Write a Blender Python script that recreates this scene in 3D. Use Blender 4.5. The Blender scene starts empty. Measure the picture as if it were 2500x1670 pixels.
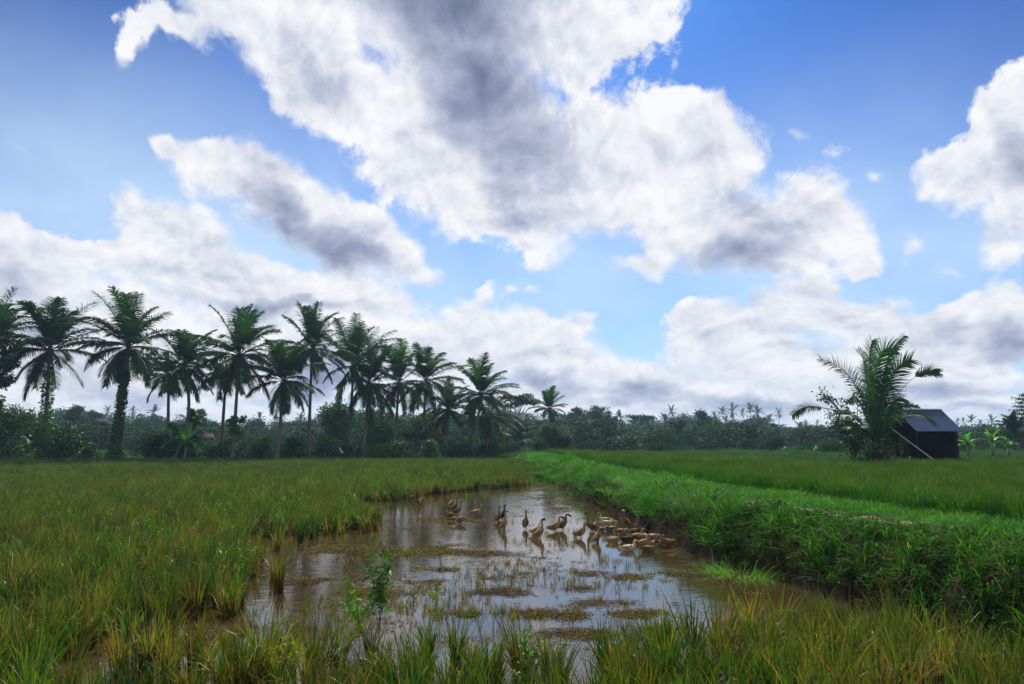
import bpy, bmesh, math, random
import numpy as np
from mathutils import Vector, Matrix, Euler
R = math.radians
sc = bpy.context.scene
COL = sc.collection
random.seed(7)

# ------------------------------------------------------------------ camera
F = 1700.0                       # focal length in photo pixels (photo 2500 x 1670)
PITCH = math.atan((1068 - 835) / F)
H = 2.35                         # eye height above the pond water
cam_d = bpy.data.cameras.new('camera')
cam_d.sensor_width = 36.0
cam_d.lens = F / 2500 * 36.0
cam_d.clip_start = 0.1
cam_d.clip_end = 20000
cam = bpy.data.objects.new('camera', cam_d)
COL.objects.link(cam)
cam.location = (0, 0, H)
cam.rotation_euler = (math.pi / 2 + PITCH, 0, 0)
sc.camera = cam
CP, SP = math.cos(PITCH), math.sin(PITCH)

def ray(px, py):
    x = px - 1250.0; u = 835.0 - py
    return Vector((x, F * CP - u * SP, F * SP + u * CP))
def on_z(px, py, z=0.0):
    d = ray(px, py); t = (z - H) / d.z
    return (d.x * t, d.y * t)
def at_y(px, py, Y):
    d = ray(px, py); t = Y / d.y
    return Vector((d.x * t, Y, H + d.z * t))
def azel(px, py):
    d = ray(px, py)
    return (math.degrees(math.atan2(d.x, d.y)), math.degrees(math.asin(d.z / d.length)))

# ------------------------------------------------------------------ helpers
def tag(o, label=None, cat=None, group=None, kind=None):
    if label: o['label'] = label
    if cat: o['category'] = cat
    if group: o['group'] = group
    if kind: o['kind'] = kind
    return o
def empty(name, loc=(0, 0, 0), rz=0.0):
    o = bpy.data.objects.new(name, None); COL.objects.link(o)
    o.empty_display_size = .1
    o.location = loc; o.rotation_euler = (0, 0, rz)
    return o
def link(name, me, parent=None, loc=(0, 0, 0), rot=(0, 0, 0), scale=(1, 1, 1)):
    o = bpy.data.objects.new(name, me); COL.objects.link(o)
    o.parent = parent; o.location = loc; o.rotation_euler = rot; o.scale = scale
    return o
def mesh_np(name, V, Fq, mat=None, smooth=False, mats=None, midx=None):
    """mesh out of an (n,3) vertex array and an (m,4) or (m,3) face array"""
    V = np.asarray(V, np.float32); Fq = np.asarray(Fq, np.int32)
    me = bpy.data.meshes.new(name)
    k = Fq.shape[1]
    me.vertices.add(len(V)); me.vertices.foreach_set('co', V.ravel())
    me.loops.add(Fq.size); me.loops.foreach_set('vertex_index', Fq.ravel())
    me.polygons.add(len(Fq))
    me.polygons.foreach_set('loop_start', np.arange(0, Fq.size, k, dtype=np.int32))
    if midx is not None: me.polygons.foreach_set('material_index', np.asarray(midx, np.int32))
    me.update(calc_edges=True); me.validate()
    if smooth: me.polygons.foreach_set('use_smooth', np.ones(len(me.polygons), bool))
    for m in (mats or ([mat] if mat else [])): me.materials.append(m)
    return me

class Geo:
    """collects vertices and quads"""
    def __init__(s): s.V = []; s.F = []; s.M = []; s.n = 0; s.m = 0
    def add(s, V, Fq):
        V = np.asarray(V, float).reshape(-1, 3); Fq = np.asarray(Fq, int)
        if Fq.shape[1] == 3: Fq = np.concatenate([Fq, Fq[:, 2:3]], 1)
        s.V.append(V); s.F.append(Fq + s.n); s.M.append(np.full(len(Fq), s.m)); s.n += len(V)
    def tube(s, pts, rad, k=6, cap=True):
        pts = [Vector(p) for p in pts]; n = len(pts)
        if not hasattr(rad, '__len__'): rad = [rad] * n
        ring = []
        up = Vector((0.13, 0.21, 1)).normalized()
        for i, p in enumerate(pts):
            t = (pts[min(i + 1, n - 1)] - pts[max(i - 1, 0)]).normalized()
            if abs(t.dot(up)) > .97: up = Vector((1, .1, 0)).normalized()
            a = t.cross(up).normalized(); b = a.cross(t).normalized(); up = b
            for j in range(k):
                w = 2 * math.pi * j / k
                ring.append(p + (a * math.cos(w) + b * math.sin(w)) * rad[i])
        Fq = []
        for i in range(n - 1):
            for j in range(k):
                j2 = (j + 1) % k
                Fq.append((i * k + j, i * k + j2, (i + 1) * k + j2, (i + 1) * k + j))
        base = len(ring)
        if cap:
            ring.append(pts[0]); ring.append(pts[-1])
            for j in range(k):
                j2 = (j + 1) % k
                Fq.append((base, j2, j, j)); e = (n - 1) * k
                Fq.append((base + 1, e + j, e + j2, e + j2))
        s.add([tuple(v) for v in ring], Fq)
    def box(s, c, d, rot=None):
        c = Vector(c); V = []
        for sx in (-1, 1):
            for sy in (-1, 1):
                for sz in (-1, 1):
                    v = Vector((sx * d[0] / 2, sy * d[1] / 2, sz * d[2] / 2))
                    if rot is not None: v = rot @ v
                    V.append(tuple(c + v))
        s.add(V, [(0, 1, 3, 2), (4, 6, 7, 5), (0, 4, 5, 1), (2, 3, 7, 6), (0, 2, 6, 4), (1, 5, 7, 3)])
    def mesh(s, name, mats, smooth=False):
        V = np.concatenate(s.V); Fq = np.concatenate(s.F); M = np.concatenate(s.M)
        if not isinstance(mats, (list, tuple)): mats = [mats]
        # quads with a doubled last vertex become triangles
        tri = Fq[:, 2] == Fq[:, 3]
        me = bpy.data.meshes.new(name)
        cnt = np.where(tri, 3, 4); loops = np.concatenate([Fq[tri][:, :3].ravel(), Fq[~tri].ravel()])
        M = np.concatenate([M[tri], M[~tri]])
        nt = int(tri.sum()); nq = len(Fq) - nt
        starts = np.concatenate([np.arange(nt) * 3, nt * 3 + np.arange(nq) * 4]).astype(np.int32)
        me.vertices.add(len(V)); me.vertices.foreach_set('co', V.astype(np.float32).ravel())
        me.loops.add(len(loops)); me.loops.foreach_set('vertex_index', loops.astype(np.int32))
        me.polygons.add(nt + nq); me.polygons.foreach_set('loop_start', starts)
        me.polygons.foreach_set('material_index', M.astype(np.int32))
        me.update(calc_edges=True); me.validate()
        if smooth: me.polygons.foreach_set('use_smooth', np.ones(len(me.polygons), bool))
        for m in mats: me.materials.append(m)
        return me

# node helper
class NT:
    def __init__(s, tree): s.t = tree; s.n = tree.nodes; s.l = tree.links
    def node(s, typ, inputs=None, **kw):
        nd = s.n.new(typ)
        for k, v in kw.items(): setattr(nd, k, v)
        for k, v in (inputs or {}).items(): s.put(nd.inputs[k], v)
        return nd
    def put(s, sock, v):
        if isinstance(v, bpy.types.NodeSocket): s.l.new(v, sock)
        elif v is not None:
            try: sock.default_value = v
            except Exception: sock.default_value = tuple(v) + (1,) if hasattr(v, '__len__') else (v, v, v)
    def m(s, op, a, b=None, c=None, clamp=False):
        nd = s.n.new('ShaderNodeMath'); nd.operation = op; nd.use_clamp = clamp
        s.put(nd.inputs[0], a)
        if b is not None: s.put(nd.inputs[1], b)
        if c is not None: s.put(nd.inputs[2], c)
        return nd.outputs[0]
    def vm(s, op, a, b=None, scale=None):
        nd = s.n.new('ShaderNodeVectorMath'); nd.operation = op
        s.put(nd.inputs[0], a)
        if b is not None: s.put(nd.inputs[1], b)
        if scale is not None: s.put(nd.inputs[3], scale)
        return nd.outputs[0]
    def xyz(s, x=0.0, y=0.0, z=0.0):
        return s.node('ShaderNodeCombineXYZ', {0: x, 1: y, 2: z}).outputs[0]
    def sep(s, v):
        return s.node('ShaderNodeSeparateXYZ', {0: v}).outputs
    def noise(s, vec, scale=1.0, detail=4.0, rough=.5, lac=2.0, dist=0.0, out=0):
        return s.node('ShaderNodeTexNoise', {'Vector': vec, 'Scale': scale, 'Detail': detail, 'Roughness': rough, 'Lacunarity': lac, 'Distortion': dist}).outputs[out]
    def rng(s, v, a, b, c=0.0, d=1.0, smooth=True):
        nd = s.n.new('ShaderNodeMapRange'); nd.interpolation_type = 'SMOOTHSTEP' if smooth else 'LINEAR'
        for i, x in enumerate((v, a, b, c, d)): s.put(nd.inputs[i], x)
        return nd.outputs[0]
    def mix(s, f, a, b, blend='MIX'):
        nd = s.n.new('ShaderNodeMix'); nd.data_type = 'RGBA'; nd.blend_type = blend
        s.put(nd.inputs[0], f)
        for i, v in ((6, a), (7, b)):
            if isinstance(v, bpy.types.NodeSocket): s.l.new(v, nd.inputs[i])
            else: nd.inputs[i].default_value = tuple(v)[:3] + (1,)
        return nd.outputs[2]
    def ramp(s, f, stops, interp='LINEAR'):
        nd = s.n.new('ShaderNodeValToRGB'); cr = nd.color_ramp; cr.interpolation = interp
        while len(cr.elements) < len(stops): cr.elements.new(.5)
        for e, (p, c) in zip(cr.elements, stops):
            e.position = p; e.color = (tuple(c) + (1,))[:4] if hasattr(c, '__len__') else (c, c, c, 1)
        s.put(nd.inputs[0], f)
        return nd.outputs[0]
# ------------------------------------------------------------------ sky, sun
SUN_EL, SUN_AZ = 50.0, 5.0       # degrees; azimuth to the right of the view (+Y)
world = bpy.data.worlds.new('World'); sc.world = world; world.use_nodes = True
W = NT(world.node_tree); W.n.clear()
sky = W.node('ShaderNodeTexSky', sky_type='NISHITA', sun_disc=False, sun_elevation=R(SUN_EL),
             sun_rotation=R(SUN_AZ), altitude=200, air_density=1.0, dust_density=.7, ozone_density=2.6)
SKY_STRENGTH = 0.115
dirv = W.node('ShaderNodeTexCoord').outputs['Generated']
dx, dy, dz = W.sep(dirv)
az = W.m('MULTIPLY', W.m('ARCTAN2', dx, dy), 180 / math.pi)
el = W.m('MULTIPLY', W.m('ARCSINE', dz), 180 / math.pi)
P = W.xyz(az, el, 0.0)                                   # direction in degrees
# clouds lie in flat layers, so their texture is squeezed towards the horizon
sq = W.m('MULTIPLY', W.m('LOGARITHM', W.m('MAXIMUM', W.m('ADD', el, 5.0), .5), math.e), 13.0)
Q = W.xyz(az, W.m('ADD', W.m('MULTIPLY', el, .62), sq), 0.0)
wq = W.vm('SUBTRACT', W.noise(Q, .09, 3, .5, out=1), (.5, .5, .5))
Qw = W.vm('ADD', Q, W.vm('SCALE', wq, scale=5.0))        # swirled

def ellipse(px, py, rx, ry, rot=0.0):
    """place of an ellipse given in photo pixels -> mapping of P onto its unit disc"""
    a, e = azel(px, py); r = R(rot); q = 20.0
    ax = azel(px + q * math.cos(r), py + q * math.sin(r)); ay = azel(px - q * math.sin(r), py + q * math.cos(r))
    v1 = ((ax[0] - a) / q * rx, (ax[1] - e) / q * rx); v2 = ((ay[0] - a) / q * ry, (ay[1] - e) / q * ry)
    return (a, e), math.atan2(v1[1], v1[0]), math.hypot(*v1), math.hypot(*v2)
def blob(vec, px, py, rx, ry, rot=0.0, amp=1.0):
    (a, e), th, s1, s2 = ellipse(px, py, rx, ry, rot)
    mp = W.node('ShaderNodeMapping', {'Vector': vec, 'Location': (a, e, 0), 'Rotation': (0, 0, th), 'Scale': (s1, s2, 1)}, vector_type='TEXTURE')
    g = W.node('ShaderNodeTexGradient', {'Vector': mp.outputs[0]}, gradient_type='SPHERICAL').outputs[1]
    return W.m('MULTIPLY', g, amp) if amp != 1.0 else g
GROW = 1.5
def union(vec, items, k=.22):
    acc = None
    for it in items:
        px, py, rx, ry, rot, amp = it
        # the cone runs on beyond the ellipse, below zero, so that nothing forms in the clear sky
        b = W.m('MULTIPLY_ADD', blob(vec, px, py, rx * GROW, ry * GROW, rot), GROW * amp, -(GROW - 1) * amp)
        acc = b if acc is None else W.m('SMOOTH_MAX', acc, b, k)
    return acc

Pw = W.vm('ADD', P, W.vm('SCALE', W.vm('SUBTRACT', W.noise(P, .16, 4, .55, out=1), (.5, .5, .5)), scale=5.5))
Pw = W.vm('MULTIPLY', Pw, (1, 1, 0))
# where the clouds stand: (px, py, rx, ry, rotation, amount)
CLOUDS = [
 # the great cloud across the top
 (1150, -40, 640, 330, 12, 1.5), (560, 40, 230, 120, 18, .95), (800, 190, 330, 190, 38, 1.25), (1130, 300, 380, 330, 30, 1.5),
 (350, 70, 120, 50, 25, .62), (450, 60, 160, 70, 10, .9), (310, 100, 40, 70, 20, .5), (280, 40, 50, 40, 40, .45), (690, 120, 240, 150, 30, 1.0), (1360, 10, 220, 200, 0, 1.2), (1410, 150, 120, 120, 0, 1.0),
 # its right lobe
 (1520, 370, 300, 200, 20, 1.3), (1720, 330, 260, 160, 35, 1.15), (1230, 500, 260, 170, 20, 1.2), (1790, 560, 330, 170, 8, 1.35),
 (1990, 510, 200, 130, 10, 1.1), (1560, 630, 130, 60, 12, .78), (2080, 600, 110, 110, 0, .6), (1400, 420, 250, 220, 0, 1.2),
 # the cloud under its left wing
 (440, 350, 120, 60, 40, .85), (640, 450, 300, 130, 26, 1.25), (850, 560, 280, 130, 28, 1.3), (1010, 640, 130, 60, 25, .9), (560, 400, 170, 80, 25, 1.0),
 # left bank
 (60, 640, 330, 130, 8, 1.3), (420, 560, 250, 120, 30, 1.05), (260, 580, 130, 70, 0, .8), (620, 700, 480, 130, 12, 1.35), (200, 760, 420, 150, 4, 1.4),
 (850, 740, 300, 110, 12, 1.2), (-150, 620, 260, 150, 0, 1.2), (-330, 480, 330, 200, 0, 1.2),
 # horizon banks
 (250, 900, 700, 170, 0, 1.4), (900, 880, 560, 160, 2, 1.4), (1250, 840, 330, 130, 10, 1.25), (1340, 800, 140, 80, 0, .95), (1140, 800, 130, 80, 0, .9),
 (1500, 960, 560, 130, 0, 1.3), (1800, 820, 280, 120, -14, 1.3), (2050, 780, 260, 110, 0, 1.15), (1990, 720, 130, 70, 0, .95), (1720, 790, 120, 80, 0, .95),
 (2250, 850, 380, 130, 0, 1.3), (2000, 950, 620, 140, 0, 1.3), (2480, 790, 170, 140, 0, 1.2), (2470, 720, 90, 60, 0, .9), (2800, 800, 380, 200, 0, 1.3),
 # right edge cloud
 (2460, 300, 170, 170, 0, 1.2), (2380, 420, 220, 110, -10, 1.05), (2560, 400, 220, 280, 0, 1.3), (2460, 580, 90, 130, 0, .85),
 (2225, 585, 60, 60, 0, .60), (2330, 650, 120, 50, 20, .46), (1945, 345, 60, 34, 0, .52), (2060, 375, 100, 50, 20, .42), (2140, 430, 100, 34, 0, .42),
 (1900, 850, 160, 70, 0, 1.0), (370, 680, 130, 60, 0, 1.0), (2160, 800, 160, 70, 0, 1.0),
 (1180, 715, 70, 28, 0, .5), (1260, 712, 70, 24, 0, .48), (40, 355, 90, 16, 10, .34),
]
field = union(Pw, CLOUDS)
# everywhere outside the photographed part of the sky: loose cumulus
aout = W.m('MULTIPLY', W.rng(W.m('ABSOLUTE', az), 44, 62), W.rng(el, 60, 30, 0, 1))
top = W.rng(el, 40, 50)
loose = W.rng(W.noise(Q, .055, 3, .5), .42, .62, 0, 1.1)
field = W.m('MAXIMUM', field, W.m('MULTIPLY', loose, W.m('MAXIMUM', aout, W.m('MULTIPLY', top, .8))))
haze_low = W.rng(el, 4.5, .5, 0, .9)
field = W.m('MAXIMUM', field, haze_low)


# billows: rounded heads (inverted cells, several sizes) + fine wisps
def puffs(vec, sc_, det=4.0):
    v = W.node('ShaderNodeTexVoronoi', {'Vector': vec, 'Scale': sc_, 'Detail': det, 'Roughness': .62, 'Lacunarity': 2.1, 'Smoothness': .5, 'Randomness': 1.0},
               feature='SMOOTH_F1', normalize=True, voronoi_dimensions='2D')
    return W.m('SUBTRACT', 1.0, v.outputs['Distance'])
n_big = W.noise(Qw, .17, 9, .60)
n_puff = W.m('ADD', W.m('MULTIPLY', puffs(Qw, .30, 4.0), .7), W.m('MULTIPLY', puffs(Qw, .85, 3.0), .3))
n_mix = W.m('ADD', W.m('MULTIPLY', n_big, .95), W.m('MULTIPLY', n_puff, .62))
n_c = W.m('SUBTRACT', n_mix, .93)
dens = W.m('ADD', field, W.m('MULTIPLY', n_c, W.rng(field, .35, 1.0, 1.1, .42)))
soft_n = W.rng(W.noise(Q, .12, 2, .5), .35, .65, .12, .46)
alpha = W.rng(dens, .215, W.m('ADD', .255, soft_n))
# thickness away from the edge, and relief lit from above
thick = W.rng(dens, .4, 1.4)
Qs = W.vm('ADD', Qw, (.35, 1.15, 0))
def soft_rel(v): return W.m('ADD', W.m('MULTIPLY', W.noise(v, .17, 5, .5), .95), W.m('ADD', W.m('MULTIPLY', puffs(v, .30, 1.5), .45), W.m('MULTIPLY', puffs(v, .8, 2.0), .30)))
relief = W.m('SUBTRACT', soft_rel(Qw), soft_rel(Qs))
# shaded bellies
DARK = [
 (1105, 30, 300, 210, 30, 1.12), (1180.0, 200.0, 240.0, 210.0, 40.0, 1.05), (1010.0, -30.0, 300.0, 150.0, 0.0, 1.0), (1280.0, 380.0, 190.0, 190.0, 20.0, 0.7), (1270.0, 530.0, 150.0, 60.0, 0.0, 0.7),
 (760.0, 190.0, 170.0, 120.0, 20.0, 0.41), (700.0, 540.0, 190.0, 80.0, 28.0, 0.94), (820.0, 600.0, 190.0, 75.0, 20.0, 1.02), (620.0, 490.0, 100.0, 50.0, 25.0, 0.49), (1800.0, 640.0, 230.0, 75.0, -4.0, 0.9),
 (1700.0, 380.0, 130.0, 90.0, 20.0, 0.45), (1800.0, 480.0, 140.0, 90.0, 50.0, 0.41), (1900.0, 570.0, 150.0, 60.0, 0.0, 0.49),
 (40.0, 690.0, 170.0, 60.0, 10.0, 0.53), (90.0, 790.0, 200.0, 70.0, 0.0, 0.57), (660.0, 745.0, 360.0, 34.0, 4.0, 0.7), (500.0, 690.0, 200.0, 40.0, 10.0, 0.29), (770.0, 920.0, 170.0, 60.0, 0.0, 0.9), (420.0, 960.0, 420.0, 40.0, 0.0, 0.57),
 (1400.0, 870.0, 170.0, 40.0, 5.0, 0.37), (1560.0, 960.0, 110.0, 50.0, 0.0, 0.7), (1330.0, 930.0, 200.0, 45.0, 0.0, 0.57), (1830.0, 975.0, 260.0, 36.0, 6.0, 0.82), (1990.0, 860.0, 200.0, 50.0, 5.0, 0.45), (2300.0, 960.0, 240.0, 30.0, 0.0, 0.61),
 (2330.0, 820.0, 150.0, 40.0, 0.0, 0.29), (2470.0, 830.0, 110.0, 90.0, 20.0, 0.9), (2480.0, 380.0, 90.0, 100.0, 0.0, 0.61), (1820.0, 740.0, 120.0, 30.0, 0.0, 0.25), (2440.0, 1000.0, 300.0, 25.0, 0.0, 0.49),
 (1700.0, 1010.0, 300.0, 24.0, 0.0, 0.41), (1050.0, 700.0, 100.0, 40.0, 0.0, 0.25),
]
GROW = 1.0
dark = union(Pw, DARK, .15)
dark = W.m('ADD', W.m('MULTIPLY', dark, 1.25), W.m('MULTIPLY', W.m('SUBTRACT', W.noise(Q, .11, 4, .45), .52), .55))
shade = W.m('ADD', W.m('MULTIPLY', thick, .12), W.m('MULTIPLY', W.m('MAXIMUM', dark, 0.0), .58))
shade = W.m('SUBTRACT', shade, W.m('MULTIPLY', relief, .62))
# the sun stands above the frame: faces near it glow
ccol = W.ramp(W.m('MULTIPLY', shade, 1.0), [(0.0, (.95, .955, .98)), (.13, (.80, .82, .89)), (.33, (.52, .56, .70)), (.60, (.30, .345, .49)), (.85, (.18, .22, .33)), (1.0, (.125, .16, .245))])
# blue sky, paler towards the left and the horizon as the photo has it
gam = W.node('ShaderNodeGamma', {'Color': W.vm('SCALE', sky.outputs[0], scale=SKY_STRENGTH), 'Gamma': 2.25})
skyc = W.vm('MULTIPLY', gam.outputs[0], (.39, .76, .96))
CLOUD_GAIN = .74
# thin bright veil, thicker low down and towards the left
veil = W.m('ADD', W.m('MULTIPLY', W.rng(el, 34, 9), .82), W.m('MULTIPLY', W.m('MULTIPLY', W.rng(az, 8, -36), W.rng(el, 40, 12)), .22))
veil = W.m('MULTIPLY', veil, W.rng(W.noise(Q, .06, 4, .55), .2, .7, .6, 1.15))
skyc = W.mix(veil, skyc, (.42, .565, .74))
final = W.mix(alpha, skyc, W.vm('SCALE', ccol, scale=CLOUD_GAIN))
bg = W.node('ShaderNodeBackground', {'Color': final, 'Strength': 1.0})
wo = W.node('ShaderNodeOutputWorld', {'Surface': bg.outputs[0]})
world.cycles.sampling_method = 'MANUAL'; world.cycles.sample_map_resolution = 512

sun_d = bpy.data.lights.new('sun', 'SUN'); sun_d.energy = 5.0; sun_d.angle = R(.5); sun_d.color = (1, .95, .86)
sun = bpy.data.objects.new('sun', sun_d); COL.objects.link(sun)
# light travels from the sun (ahead of the camera, high) towards the viewer
sd = Vector((math.sin(R(SUN_AZ)) * math.cos(R(SUN_EL)), math.cos(R(SUN_AZ)) * math.cos(R(SUN_EL)), math.sin(R(SUN_EL))))
sun.rotation_euler = sd.to_track_quat('Z', 'Y').to_euler(); sun.location = (0, 0, 50)

sc.view_settings.view_transform = 'Standard'; sc.view_settings.look = 'None'
sc.view_settings.gamma = 1.0; sc.view_settings.use_curve_mapping = False
sc.view_settings.exposure = 0.45
sc.cycles.use_denoising = True
sc.cycles.max_bounces = 8; sc.cycles.diffuse_bounces = 3; sc.cycles.glossy_bounces = 3; sc.cycles.transmission_bounces = 4
sc.cycles.transparent_max_bounces = 8; sc.cycles.volume_bounces = 0; sc.cycles.sample_clamp_indirect = 6
# ------------------------------------------------------------------ materials
def new_mat(name):
    m = bpy.data.materials.new(name); m.use_nodes = True
    t = NT(m.node_tree); t.n.clear()
    return m, t
def finish(t, shader, disp=None):
    t.node('ShaderNodeOutputMaterial', {'Surface': shader})
def attr(t, name, out='Fac'):
    return t.node('ShaderNodeAttribute', attribute_name=name).outputs[out]
def pos(t): return t.node('ShaderNodeNewGeometry').outputs['Position']

def leaf_mat(name, stops, tips=None, trans=.35, rough=.5, patch=.25, spec=.35, hue_w=.55, tcol=(1.25, 1.35, .55), bright=1.0):
    """leaf colour from a ramp driven by each blade's own 'hue', the plant's random number and soft patches over the ground;
    light passes through"""
    m, t = new_mat(name)
    rnd = t.node('ShaderNodeObjectInfo').outputs['Random']
    v = t.m('ADD', t.m('MULTIPLY', attr(t, 'hue'), hue_w), t.m('MULTIPLY', rnd, (1 - hue_w) * .6))
    pn = t.noise(pos(t), patch, 3, .6)
    v = t.m('ADD', v, t.m('MULTIPLY', t.m('SUBTRACT', pn, .42), 1.1 * (1 - hue_w) + .25), clamp=True)
    c = t.ramp(v, stops)
    if tips: c = t.mix(t.rng(attr(t, 'tip'), tips[1], tips[2], 0, tips[3]), c, tips[0])
    # every plant a little lighter or darker than its neighbours
    c = t.vm('SCALE', c, scale=t.m('MULTIPLY', t.m('ADD', .48, t.m('MULTIPLY', t.m('FRACT', t.m('MULTIPLY', rnd, 7.31)), 1.04)), bright))
    bs = t.node('ShaderNodeBsdfPrincipled', {'Base Color': c, 'Roughness': rough, 'Specular IOR Level': spec}).outputs[0]
    tr = t.node('ShaderNodeBsdfTranslucent', {'Color': t.vm('MULTIPLY', c, tcol)}).outputs[0]
    finish(t, t.node('ShaderNodeMixShader', {0: trans, 1: bs, 2: tr}).outputs[0])
    return m
def plain_mat(name, c1, c2, scale=8.0, rough=.7, spec=.3, bump=.3, stretch=(1, 1, 1), coord='Object', metallic=0.0, detail=6.0):
    m, t = new_mat(name)
    co = t.node('ShaderNodeTexCoord').outputs[coord]
    co = t.vm('MULTIPLY', co, stretch)
    n = t.noise(co, scale, detail, .6)
    c = t.mix(t.rng(n, .3, .7), c1, c2)
    bp = t.node('ShaderNodeBump', {'Strength': bump, 'Distance': .02, 'Height': n}).outputs[0]
    finish(t, t.node('ShaderNodeBsdfPrincipled', {'Base Color': c, 'Roughness': rough, 'Specular IOR Level': spec, 'Normal': bp, 'Metallic': metallic}).outputs[0])
    return m
M = {}
G_ = lambda r, g, b: (r, g, b)
M['rice'] = leaf_mat('rice_leaf', [(0, (.008, .056, .004)), (.30, (.018, .088, .005)), (.48, (.062, .112, .006)), (.62, (.14, .108, .013)), (.8, (.17, .098, .030)), (1, (.34, .23, .12))],
                     tips=((.20, .15, .03), .55, 1.0, .30), trans=.40, patch=.45, hue_w=.66, bright=1.0)
M['rice_green'] = leaf_mat('young_rice_leaf', [(0, (.009, .066, .003)), (.45, (.016, .098, .004)), (.75, (.034, .115, .006)), (1, (.10, .115, .018))],
                     tips=((.17, .13, .035), .66, 1.0, .36), trans=.42, patch=.2)
M['grass'] = leaf_mat('bank_grass_blade', spec=.2, rough=.6, stops=[(0, (.010, .070, .003)), (.45, (.030, .165, .005)), (.8, (.09, .24, .010)), (1, (.22, .27, .04))], trans=.45, patch=.6)
M['weed'] = leaf_mat('weed_leaf', spec=.15, rough=.65, stops=[(0, (.016, .062, .008)), (.5, (.028, .09, .010)), (1, (.055, .125, .018))], trans=.35, patch=.5)
M['weed_bright'] = leaf_mat('bright_weed_leaf', [(0, (.03, .12, .006)), (.5, (.055, .19, .01)), (1, (.12, .25, .02))], trans=.45)
M['weed_yellow'] = leaf_mat('yellow_weed_leaf', [(0, (.22, .27, .01)), (1, (.38, .36, .02))], trans=.45, tcol=(1.2, 1.2, .5))
M['palm'] = leaf_mat('palm_leaflet', [(0, (.014, .060, .014)), (.5, (.026, .085, .016)), (.8, (.055, .10, .018)), (1, (.16, .115, .035))], trans=.32, rough=.5, spec=.22, patch=.15)
M['palm_young'] = leaf_mat('young_palm_leaflet', [(0, (.014, .075, .020)), (.6, (.026, .11, .024)), (.85, (.07, .13, .025)), (1, (.15, .12, .035))], trans=.28, rough=.5, spec=.2, patch=.3)
M['tree'] = leaf_mat('tree_leaf', spec=.12, rough=.75, stops=[(0, (.014, .045, .012)), (.5, (.026, .070, .016)), (1, (.050, .100, .020))], trans=.22, patch=.08, hue_w=.45)
M['tree_dark'] = leaf_mat('dark_tree_leaf', spec=.12, rough=.75, stops=[(0, (.007, .034, .010)), (.5, (.013, .050, .011)), (1, (.032, .078, .014))], trans=.2, patch=.08, hue_w=.45)
M['bush'] = leaf_mat('bush_leaf', [(0, (.016, .07, .010)), (.5, (.030, .105, .014)), (1, (.065, .15, .022))], trans=.3, patch=.3, rough=.5, spec=.25)
M['banana'] = leaf_mat('banana_leaf', [(0, (.04, .17, .015)), (.6, (.07, .24, .02)), (1, (.14, .28, .03))], trans=.45, patch=.5)
M['bark'] = plain_mat('tree_bark', (.07, .055, .04), (.14, .12, .095), 4, .85, .2, .5, (1, 1, .5))
M['palm_trunk'] = plain_mat('palm_bark', (.085, .075, .062), (.19, .17, .145), 5, .85, .2, .6, (1, 1, 6))
M['rachis'] = plain_mat('palm_stalk', (.14, .15, .05), (.24, .22, .10), 3, .5, .4, .1)
M['stem'] = plain_mat('weed_stem', (.06, .14, .02), (.12, .16, .04), 6, .6, .3, .1)
M['straw'] = leaf_mat('straw', [(0, (.022, .013, .006)), (.5, (.065, .038, .014)), (.85, (.13, .080, .026)), (1, (.25, .18, .075))], trans=.1, rough=.8, patch=.8, spec=.08, tcol=(1, 1, 1), hue_w=.75)
M['scum'] = leaf_mat('pond_weed', [(0, (.05, .030, .008)), (.4, (.12, .075, .014)), (.7, (.11, .11, .012)), (1, (.05, .10, .012))], trans=.15, rough=.8, spec=.08, patch=.7, tcol=(1, 1, 1))

# soil: mud, dry clods, a trace of moss
def soil():
    m, t = new_mat('field_soil')
    p = pos(t); z = t.sep(p)[2]
    n = t.noise(p, 2.2, 8, .65); n2 = t.noise(p, .18, 4, .5)
    c = t.ramp(n, [(.25, (.011, .007, .004)), (.5, (.024, .015, .008)), (.75, (.052, .033, .017))])
    c = t.mix(t.rng(t.noise(p, 9, 5, .6), .55, .7, 0, .6), c, (.045, .075, .015))
    dist = t.sep(p)[1]
    c = t.mix(t.rng(dist, 40, 60), c, t.mix(n2, (.02, .045, .012), (.045, .07, .018)))
    wet = t.rng(z, .18, .03)
    c = t.mix(t.m('MULTIPLY', wet, .55), c, (.030, .019, .011))
    bp = t.node('ShaderNodeBump', {'Strength': .9, 'Distance': .06, 'Height': t.noise(p, 7, 9, .65)}).outputs[0]
    finish(t, t.node('ShaderNodeBsdfPrincipled', {'Base Color': c, 'Roughness': .95, 'Specular IOR Level': .15, 'Normal': bp}).outputs[0])
    return m
M['soil'] = soil()
def path_mat():
    m, t = new_mat('trodden_earth')
    p = pos(t); n = t.noise(p, 5, 7, .65)
    c = t.ramp(n, [(.3, (.075, .050, .028)), (.7, (.20, .14, .085))])
    bp = t.node('ShaderNodeBump', {'Strength': .7, 'Distance': .03, 'Height': n}).outputs[0]
    finish(t, t.node('ShaderNodeBsdfPrincipled', {'Base Color': c, 'Roughness': .9, 'Normal': bp}).outputs[0])
    return m
M['path'] = path_mat()
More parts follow.
